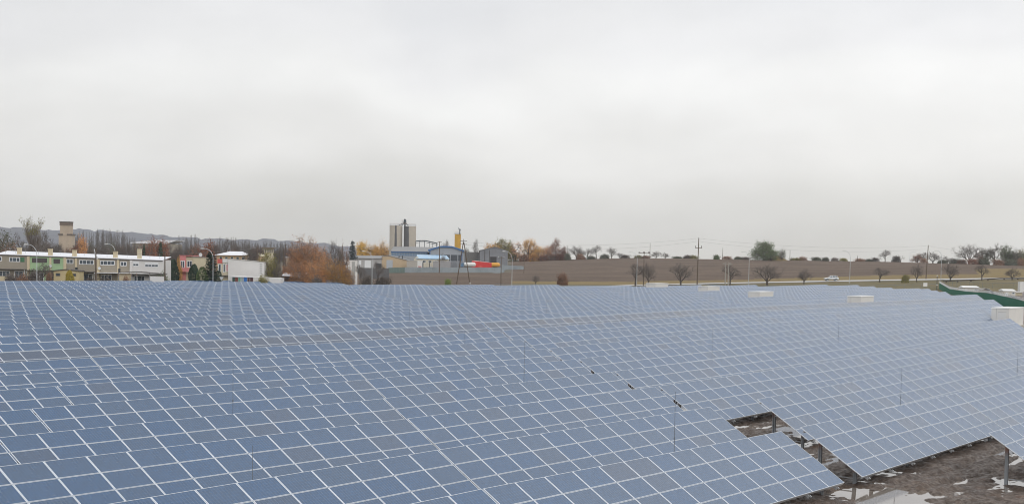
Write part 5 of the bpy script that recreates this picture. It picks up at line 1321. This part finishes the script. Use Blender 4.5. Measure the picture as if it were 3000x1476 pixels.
MB().box(.3, Wd - 1.6, .3, 2.1, 1.2, 2.1).build('load', M_DARKW, o); MB().prism([(Wd - 1.2, .7), (Wd, .7), (Wd, 1.6), (Wd - .25, 2.6), (Wd - 1.2, 2.6)], 0, 2.4).build('cab', M_UPVC, o); wheels(o, (.8, Wd - .9), .45)
# tanker
D = 680; k = D / F; X0, Wd, g = site(1350, 1393, D); H = zr(1370, 768, D, g); R = 1.05
o = empty('tanker_truck', (X0, D, g), 0, 'tanker truck with white rounded tank and blue cab behind the fence', 'truck')
MB().lathe([(.1, 1.3), (.8, 1.45), (R, 1.9), (R, 3.9), (R * .9, 4.2), (R, 4.4), (R, 6.2), (.75, 6.7), (.1, 6.9)], 18, (0, 1.2, H - R), axis='x').build('tank', M_WHITE, o, smooth=True)
MB().prism([(-.2, .6), (1.2, .6), (1.2, H - .3), (.2, H - .5), (-.2, 1.7)], 0, 2.3).build('cab', mat('cab_blue', (84, 124, 160), .4), o)
MB().box(1.2, 6.6, .3, 2.1, .8, 1.1).build('chassis', M_DK, o); MB().box(2.0, 4.6, .9, 1.5, H, H + .12).build('walkway', M_DK, o); wheels(o, (.5, 5, 6.1), .48)
X0, Wd, g = site(1382, 1442, D + 6); o = empty('red_trailer', (X0, D + 6, g), 0, 'bright red box trailer with a paler round patch beside the tanker', 'trailer'); H = zr(1400, 764, D + 6, g)
M_TR = mat('trailer_red', (214, 52, 50), .5, .06)
MB().add([(0, 0, 1), (Wd, 0, 1), (Wd, 2.5, 1), (1.2, 2.5, 1), (0, 0, H), (Wd, 0, H - .9), (Wd, 2.5, H - .9), (1.2, 2.5, H)], [(3, 2, 1, 0), (4, 5, 6, 7), (0, 1, 5, 4), (1, 2, 6, 5), (2, 3, 7, 6), (3, 0, 4, 7)]).build('box', M_TR, o)
MB().lathe([(.02, -.03), (1.0, -.03), (1.0, 0), (.02, 0)], 18, (Wd * .42, 0, 1.9), axis='y').build('round_emblem', mat('pale_red', (226, 92, 84), .5), o)
MB().add([(0, -.03, H), (Wd, -.03, H - .9), (Wd, 2.5, H - .9), (1.2, 2.5, H), (0, -.03, H + .12), (Wd, -.03, H - .78), (Wd, 2.5, H - .78), (1.2, 2.5, H + .12)], [(3, 2, 1, 0), (4, 5, 6, 7), (0, 1, 5, 4), (1, 2, 6, 5), (2, 3, 7, 6), (3, 0, 4, 7)]).build('roof', mat('roof_pink', (236, 190, 184), .5), o); wheels(o, (1.5, 7.2, 8.4), .48)
X0, Wd, g = site(1440, 1466, D); o = empty('yellow_tanker', (X0, D, g), 0, 'yellow orange tanker trailer with a rounded end at the right of the yard', 'trailer'); H = zr(1450, 769, D, g)
MB().lathe([(R * .95, 0), (R, .2), (R, 2.9), (.8, 3.7), (.1, 4.0)], 18, (0, 1.2, H - R), axis='x').build('tank', mat('tank_yellow', (222, 162, 60), .45, .06), o, smooth=True)
MB().box(0, 3.4, .4, 2.0, .8, 1.1).build('chassis', M_DK, o); MB().box(.3, 2.6, .9, 1.5, H, H + .1).build('walkway', M_DK, o); wheels(o, (2.6,), .48)

# ------------------------------------------------------------------ cars
def wheel_at(parent, x, y, r, mt):
    w = MB().lathe([(r * .62, -.1), (r * .95, -.11), (r, -.07), (r, .07), (r * .95, .11), (r * .62, .1)], 20, axis='y').build('wheel', mt, parent, smooth=False); w.location = (x, y, r)
    b = MB().lathe([(.04, -.115), (r * .6, -.10), (r * .6, .10), (.04, .115)], 14, axis='y'); b.build('rim', M_LAMP, w)
def car(loc, rz, label, paint, suv=True, name='parked_car'):
    o = empty(name, loc, rz, label, 'car')
    L, Wc = (4.6, 1.85) if suv else (4.3, 1.72); top = 1.72 if suv else 1.42; bh = 1.02 if suv else .88; g0 = .42 if suv else .32
    r = .37 if suv else .31
    def arch(cx, n=7): return [(cx + (r + .07) * math.cos(math.pi - math.pi * i / n), r + (r + .07) * math.sin(math.pi - math.pi * i / n) * 1.0) for i in range(n + 1)]
    fx, bx_ = .86, L - .86
    low = [(.08, g0)] + [(a, max(g0, b)) for a, b in arch(fx)] + [(a, max(g0, b)) for a, b in arch(bx_)] + [(L - .08, g0)]
    up = [(L, .62), (L - .03, bh + .02), (L - .5, bh + .06), (1.45, bh), (.75, bh - .08), (.18, bh - .22), (0, .62)]
    outl = low + up; b = MB(); n = len(outl)
    vs = []
    for y, sx in ((0.07, 0), (0, .04), (Wc, .04), (Wc - .07, 0)):
        for x, z in outl: vs.append((x, y if sx == 0 else y, z))
    fs = [tuple(range(n)), tuple(range(3 * n, 4 * n))[::-1]]
    for j in range(3): fs += [(j * n + (i + 1) % n, j * n + i, (j + 1) * n + i, (j + 1) * n + (i + 1) % n) for i in range(n)]
    ys = [0, .0, Wc, Wc]
    vs = [(x, (0.0, .0, Wc, Wc)[j], z) for j in range(4) for x, z in outl]
    bb = MB().prism(outl, 0, Wc); body = bb.build('body', paint, o)
    # greenhouse
    t = .16; ca = [(1.35, bh - .01), (2.05, top - .06), (2.5, top), (L - .75, top), (L - .28, bh + .05)] if suv else [(1.25, bh - .01), (1.95, top - .03), (2.4, top), (3.3, top - .04), (L - .45, bh + .04)]
    vs = [(x, .06 + (.16 if z > bh + .1 else 0), z) for x, z in ca] + [(x, Wc - .06 - (.16 if z > bh + .1 else 0), z) for x, z in ca]; m = len(ca)
    MB().add(vs, [tuple(range(m)), tuple(range(m, 2 * m))[::-1]] + [((i + 1) % m, i, m + i, m + (i + 1) % m) for i in range(m)]).build('cabin', M_WIN, o)
    MB().box(2.1, (L - .7) if suv else 3.35, .2, Wc - .2, top - .03, top + .03, top=(.96, .94)).build('roof', paint, o)
    for xx in ((2.45, 3.4, L - .55) if suv else (2.5, 3.4)):
        MB().add([(xx - .05, .04, bh), (xx + .06, .04, bh), (xx + .06, .2, top - .02), (xx - .05, .2, top - .02), (xx - .05, .08, bh), (xx + .06, .08, bh), (xx + .06, .24, top - .02), (xx - .05, .24, top - .02)],
                 [(0, 1, 2, 3), (7, 6, 5, 4), (0, 4, 5, 1), (2, 6, 7, 3), (1, 5, 6, 2), (0, 3, 7, 4)]).build('pillar', paint, o)
    MB().add([(1.38, .03, bh), (1.48, .03, bh), (2.14, .19, top - .03), (2.04, .19, top - .03), (1.38, .1, bh), (1.48, .1, bh), (2.14, .26, top - .03), (2.04, .26, top - .03)], [(0, 1, 2, 3), (7, 6, 5, 4), (0, 4, 5, 1), (2, 6, 7, 3), (1, 5, 6, 2), (0, 3, 7, 4)]).build('pillar', paint, o)
    MB().box(.15, L - .1, -.02, .0, g0 + .02, g0 + .2).build('sill', mat('car_trim', (92, 96, 100), .6), o)
    MB().box(-.04, .1, .12, Wc - .12, g0, .62).build('bumper', MATS['car_trim'], o); MB().box(L - .1, L + .04, .12, Wc - .12, g0, .62).build('bumper', MATS['car_trim'], o)
    for y in (.1, Wc - .42): MB().box(-.03, .12, y, y + .32, .66, .84).build('headlight', M_UPVC, o); MB().box(L - .06, L + .03, y, y + .2, .75, 1.0).build('tail_light', M_RED, o)
    MB().box(1.6, 1.75, -.16, .02, bh + .02, bh + .16).build('mirror', MATS['car_trim'], o)
    for x in (fx, bx_):
        for y in (.1, Wc - .1): wheel_at(o, x, y, r, M_DK)
    return o
M_SILV = mat('silver_paint', (236, 240, 241), .3, .03, .5, metal=.1); M_CWHT = mat('white_car_paint', (222, 224, 224), .3, .03); M_CDK = mat('dark_car_paint', (80, 92, 104), .3, .05)
p = on(2417.5, 538); car((p.x, 538, p.z + .14), .04, 'silver off-road car driving left on the road', M_SILV, True, 'driving_car').scale = (1.12, 1.12, 1.12)
for x, d, pm, l, rz in [(598, 330, M_CWHT, 'white car parked below the street lamp at the tall spruce, roof visible', .1), (545, 338, M_CDK, 'dark car parked in front of the pink house', .3), (560, 336, M_SILV, 'silver car parked below the beige house', -.2), (440, 323, M_CWHT, 'white car under the end of the carport', .3)]:
    p = on(x, d); car((p.x, d, p.z), rz, l, pm, False)
# give-way sign seen from behind
p = on(649, 333); H = ht(649, 811, 333) - p.z; o = empty('road_sign', p, 0, 'pale inverted triangular road sign right of the tall spruce', 'road sign')
MB().tube((0, 0, -.2), (0, 0, H), .035).build('post', M_POST, o); MB().prism([(0, H - .85), (.5, H), (-.5, H)], -.06, -.03).build('plate', mat('sign_back', (196, 200, 202), .5), o)

# ------------------------------------------------------------------ green fence on the right, wire fences, cabins
M_GREEN = mat('green_sheet', (44, 112, 88), .5, .12, .3); M_RAZ = mat('razor_wire', (216, 220, 222), .4, .05, metal=.2)
gp = [(3190, 905, 262), (3060, 889, 287), (3000, 882, 300), (2954, 870.6, 318), (2891, 858, 350), (2826, 853, 385), (2783, 846.7, 425), (2752.5, 829, 470)]
o = None; v_panel, posts = MB(), []
P0 = at(*gp[0]); o = empty('green_fence', (P0.x, P0.y, 0), 0, 'tall green corrugated sheet fence topped with razor wire along the right edge', 'fence')
razor = MB()
base = Vector((P0.x, P0.y, 0))
for i in range(len(gp) - 1):
    A, B = at(*gp[i]) - base, at(*gp[i + 1]) - base; L = (B - A).length; n = int(L / .28); dirv = (B - A).normalized(); nrm = Vector((-dirv.y, dirv.x, 0)).normalized()
    for j in range(n):
        a, b = A.lerp(B, j / n), A.lerp(B, (j + .5) / n); c = A.lerp(B, (j + 1) / n); of = nrm * .09
        for q, w, (o1, o2) in ((a, b, (0, 1)), (b, c, (1, 0))):
            q2, w2 = q + of * o1, w + of * o2; jz = .0
            gq = gz(q.x + base.x, q.y + base.y) - .3; gw = gz(w.x + base.x, w.y + base.y) - .3
            v_panel.add([(q2.x, q2.y, min(gq, q2.z - 2.2)), (w2.x, w2.y, min(gw, w2.z - 2.2)), (w2.x, w2.y, w2.z), (q2.x, q2.y, q2.z)], [(0, 1, 2, 3)])
    m = max(2, int(L / 3))
    for j in range(m):
        a = A.lerp(B, j / m) + nrm * -.12; b = MB().tube((0, 0, -2.6), (0, 0, .55), .06, n=5).tube((0, 0, .5), (nrm.x * .35, nrm.y * .35, .9), .03, n=4).build('post', M_POST, o); b.location = a
    kk = int(L / .22); pr = None
    for j in range(kk):
        t = j / kk; ang = j * 1.3; c = A.lerp(B, t) + Vector((0, 0, .38)) + nrm * .28 * math.cos(ang) + Vector((0, 0, .30 * math.sin(ang)))
        if pr is not None: razor.tube(pr, c, .022, n=3, cap=False)
        pr = c
v_panel.build('sheeting', M_GREEN, o); razor.build('razor_wire', M_RAZ, o)
MB().box(-.1, .1, -.06, 0, 0, .42).build('notice', M_WHITE, o).location = (at(2807, 857, 414) - base)
def wire_fence(pts, label, hgt=1.9, step=3.0, rail=True):
    A = on(*pts[0]); o = empty('wire_fence', A, 0, label, 'fence', 'wire mesh fences'); mesh_ = MB(); top = MB()
    for i in range(len(pts) - 1):
        a, b = on(*pts[i]), on(*pts[i + 1]); L = (b - a).length; n = max(2, int(L / step)); pp = None
        for j in range(n + 1):
            t = j / n; p = a.lerp(b, t); p.z = gz(p.x, p.y); q = p - A
            if j < n or i == len(pts) - 2: MB().tube((0, 0, -.2), (0, 0, hgt), .035, n=5).build('post', M_ROD, o).location = q
            if pp is not None:
                top.tube(pp + Vector((0, 0, hgt)), q + Vector((0, 0, hgt)), .035, n=4, cap=False)
                for z in (.1, .5, .9, 1.3, 1.65): mesh_.tube(pp + Vector((0, 0, z)), q + Vector((0, 0, z)), .009, n=3, cap=False)
            pp = q
    top.build('top_rail', M_ROD, o); mesh_.build('wire_strands', M_ROD, o); return o
wire_fence([(2230, 442), (2420, 450), (2600, 458), (2750, 466)], 'dark wire fence between the last rows and the green verge', 1.8)
wire_fence([(2756, 500), (2880, 470), (3000, 462)], 'grey wire fence beyond the green sheet fence', 1.9)
wire_fence([(1450, 425), (1650, 425), (1850, 430)], 'faint wire fence behind the last rows near the centre lamp', 1.5)
# timber rail
pts = [(2762, 520), (2830, 515), (2930, 505), (3010, 500)]; b = MB(); A = on(*pts[0]); o = empty('timber_rail', A, 0, 'long dark pipe rail on short blocks crossing the right-hand verge', 'rail')
ys_ = [823.5, 821, 815, 814.5]
for i in range(3):
    p, q = at(pts[i][0], ys_[i], pts[i][1]) - A, at(pts[i + 1][0], ys_[i + 1], pts[i + 1][1]) - A; MB().tube(p, q, .16, n=6).build('rail', M_DARKW, o)
    for t in (0.15, .65):
        c = p.lerp(q, t); gg = gz(c.x + A.x, c.y + A.y) - A.z; MB().box(c.x - .18, c.x + .18, c.y - .18, c.y + .18, c.z - .55, c.z).build('support_block', M_DARKW, o)
# cabins beyond the green fence
M_CAB = mat('cabin_cream', (216, 212, 200), .7, .05)
def cabin(x0, x1, yt, D, label, rz=.0, xm=None):
    X0, Wd, g = site(x0, x1, D); H = zr(x0, yt, D, g); o = empty('cabin', (X0, D, g), rz, label, 'cabin', 'cream cabins beyond the green fence')
    MB().box(0, Wd * .62, 0, 4, -.4, H - .5).build('wall', M_CAB, o); MB().box(Wd * .62, Wd, .5, 4, -.4, H - .9).build('side_wing', M_SAND, o)
    MB().add([(-.2, -.3, H - .5), (Wd * .65, -.3, H - .5), (Wd * .65, 4.3, H - .5), (-.2, 4.3, H - .5), (-.1, 1.8, H), (Wd * .6, 1.8, H), (Wd * .6, 2.2, H), (-.1, 2.2, H)],
             [(3, 2, 1, 0), (4, 5, 6, 7), (0, 1, 5, 4), (1, 2, 6, 5), (2, 3, 7, 6), (3, 0, 4, 7)]).build('roof', M_WHITE, o)
    MB().box(Wd * .62, Wd + .25, .2, 4.2, H - .9, H - .7).build('wing_roof', M_WHITE, o); window(o, Wd * .42, Wd * .58, H - 1.35, H - .75, 1); MB().box(.3, 1.2, -.05, 0, 0, H - .9).build('door', M_UPVC, o); return o
cabin(2824, 2898, 837, 412, 'left cream cabin with a white gable roof beyond the green fence')
cabin(2943, 2999, 846.5, 385, 'right cream cabin beyond the green fence at the photo edge')
X0, Wd, g = site(2990, 3006, 430); o = empty('white_cabinet', (X0, 430, g), 0, 'tall white cabinet cut by the right edge of the photo', 'cabinet'); H = zr(2995, 825, 430, g)
MB().box(0, Wd, 0, 2, -.3, H - .1).build('body', M_WHITE, o); MB().box(-.05, Wd + .05, -.05, 2.05, H - .1, H).build('lid', M_WHITE, o)
for i, (x, y, D, n, l) in enumerate([(2897, 846, 398, 9, 'pale solar table between the two cream cabins'), (2975, 868, 352, 10, 'pale solar table behind the green fence at the right edge')]):
    Pq = at(x, y, D); g = gz(Pq.x, Pq.y); t = empty('solar_table', Pq, AZ + .35, l, 'solar table'); t.rotation_euler = (Matrix.Rotation(AZ + .35, 3, 'Z') @ Matrix.Rotation(TILT, 3, 'X')).to_euler()
    link(bpy.data.objects.new('panel_array', full_mesh(n, False)), t)
    b = MB(); dn = Vector((0, -math.sin(TILT), -math.cos(TILT)))
    for q in range(4):
        for yy, hh_ in ((-1, 2.2), (-3.2, 1.2)): c = Vector((1 + q * (n * PX - 2) / 3, yy, -.1)); b.tube(c, c + dn * hh_, .08, n=4)
    b.build('support_frame', M_RAIL, t)
# brown earth mound with stakes by the big ridge tree
g = on(2275, 842); o_ = MB(); rr = random.Random(4); n = 22; vs = []; 
Wm = 70 / F * 842; Hm = 16 / F * 842
for j in range(7):
    for i in range(n):
        t = 6.283 * i / n; f = 1 - j / 6.0; z = Hm * math.cos(f * 1.5) ** 1.2; vs.append((f * Wm / 2 * math.cos(t) * (1 + .1 * math.sin(3 * t)), f * 5 * math.sin(t), z * (1 + rr.uniform(-.06, .06)) - .4))
fs = [(j * n + i, j * n + (i + 1) % n, (j + 1) * n + (i + 1) % n, (j + 1) * n + i) for j in range(6) for i in range(n)]
o_.add(vs, fs); m_ = o_.build('earth_mound', M_DRY, smooth=True); m_.location = g; tag(m_, 'brown overgrown earth mound right of the big ridge tree', 'mound', kind='structure')
for i, x in enumerate([2173, 2182, 2203, 2209, 2212, 2219, 2301, 2317, 2325, 2334, 2342, 1773, 1783, 1757]):
    g = on(x, 846); s_ = MB().tube((0, 0, -.2), (rr.uniform(-.1, .1), 0, rr.uniform(1.4, 2.4)), .13, .1, 5).build('fence_stake', M_WOODP); s_.location = g
    tag(s_, f'{ORD[sorted([2173, 2182, 2203, 2209, 2212, 2219, 2301, 2317, 2325, 2334, 2342, 1773, 1783, 1757]).index(x)]} wooden stake from the left along the ridge', 'stake', 'wooden stakes along the ridge')
# small dark junction box standing up over a module row
k_ = 6; r = ray(2803, 918); t = (C0 + RP * k_) / (r[0] * HH[0] + r[1] * HH[1]); P = Vector(r * t); P.z = ztop(k_, P.x * EX[0] + P.y * EX[1]) + ZO
P = at(2803, 922, P.y * .985)
o = empty('junction_box', (P.x, P.y, gz(P.x, P.y)), AZ, 'small dark junction box on a post among the right-hand solar rows', 'junction box'); H = P.z - o.location.z
MB().box(-.28, .28, -.12, .12, H - .1, H + .5).build('box', M_DK, o); MB().box(-.34, .34, -.16, .16, H + .5, H + .55).build('lid', M_POST, o); MB().tube((0, 0, 0), (0, 0, H - .1), .05).build('post', M_POST, o)
# ------------------------------------------------------------------ haze
def haze():
    m = bpy.data.materials.new('haze'); m.use_nodes = True; nt = m.node_tree; nt.nodes.clear(); o = nt.nodes.new('ShaderNodeOutputMaterial'); v = nt.nodes.new('ShaderNodeVolumePrincipled')
    v.inputs['Color'].default_value = (.93, .95, 1, 1); v.inputs['Density'].default_value = .00010; v.inputs['Anisotropy'].default_value = .2; nt.links.new(v.outputs[0], o.inputs['Volume'])
    o = MB().box(-3900, 3900, -90, 3450, -12, 84).build('haze', m); tag(o, 'thin pale autumn haze in the air', 'haze', kind='stuff')
USE_HAZE = True
if USE_HAZE: haze()
S.cycles.filter_width = 1.0; S.cycles.volume_bounces = 1; S.cycles.max_bounces = 6
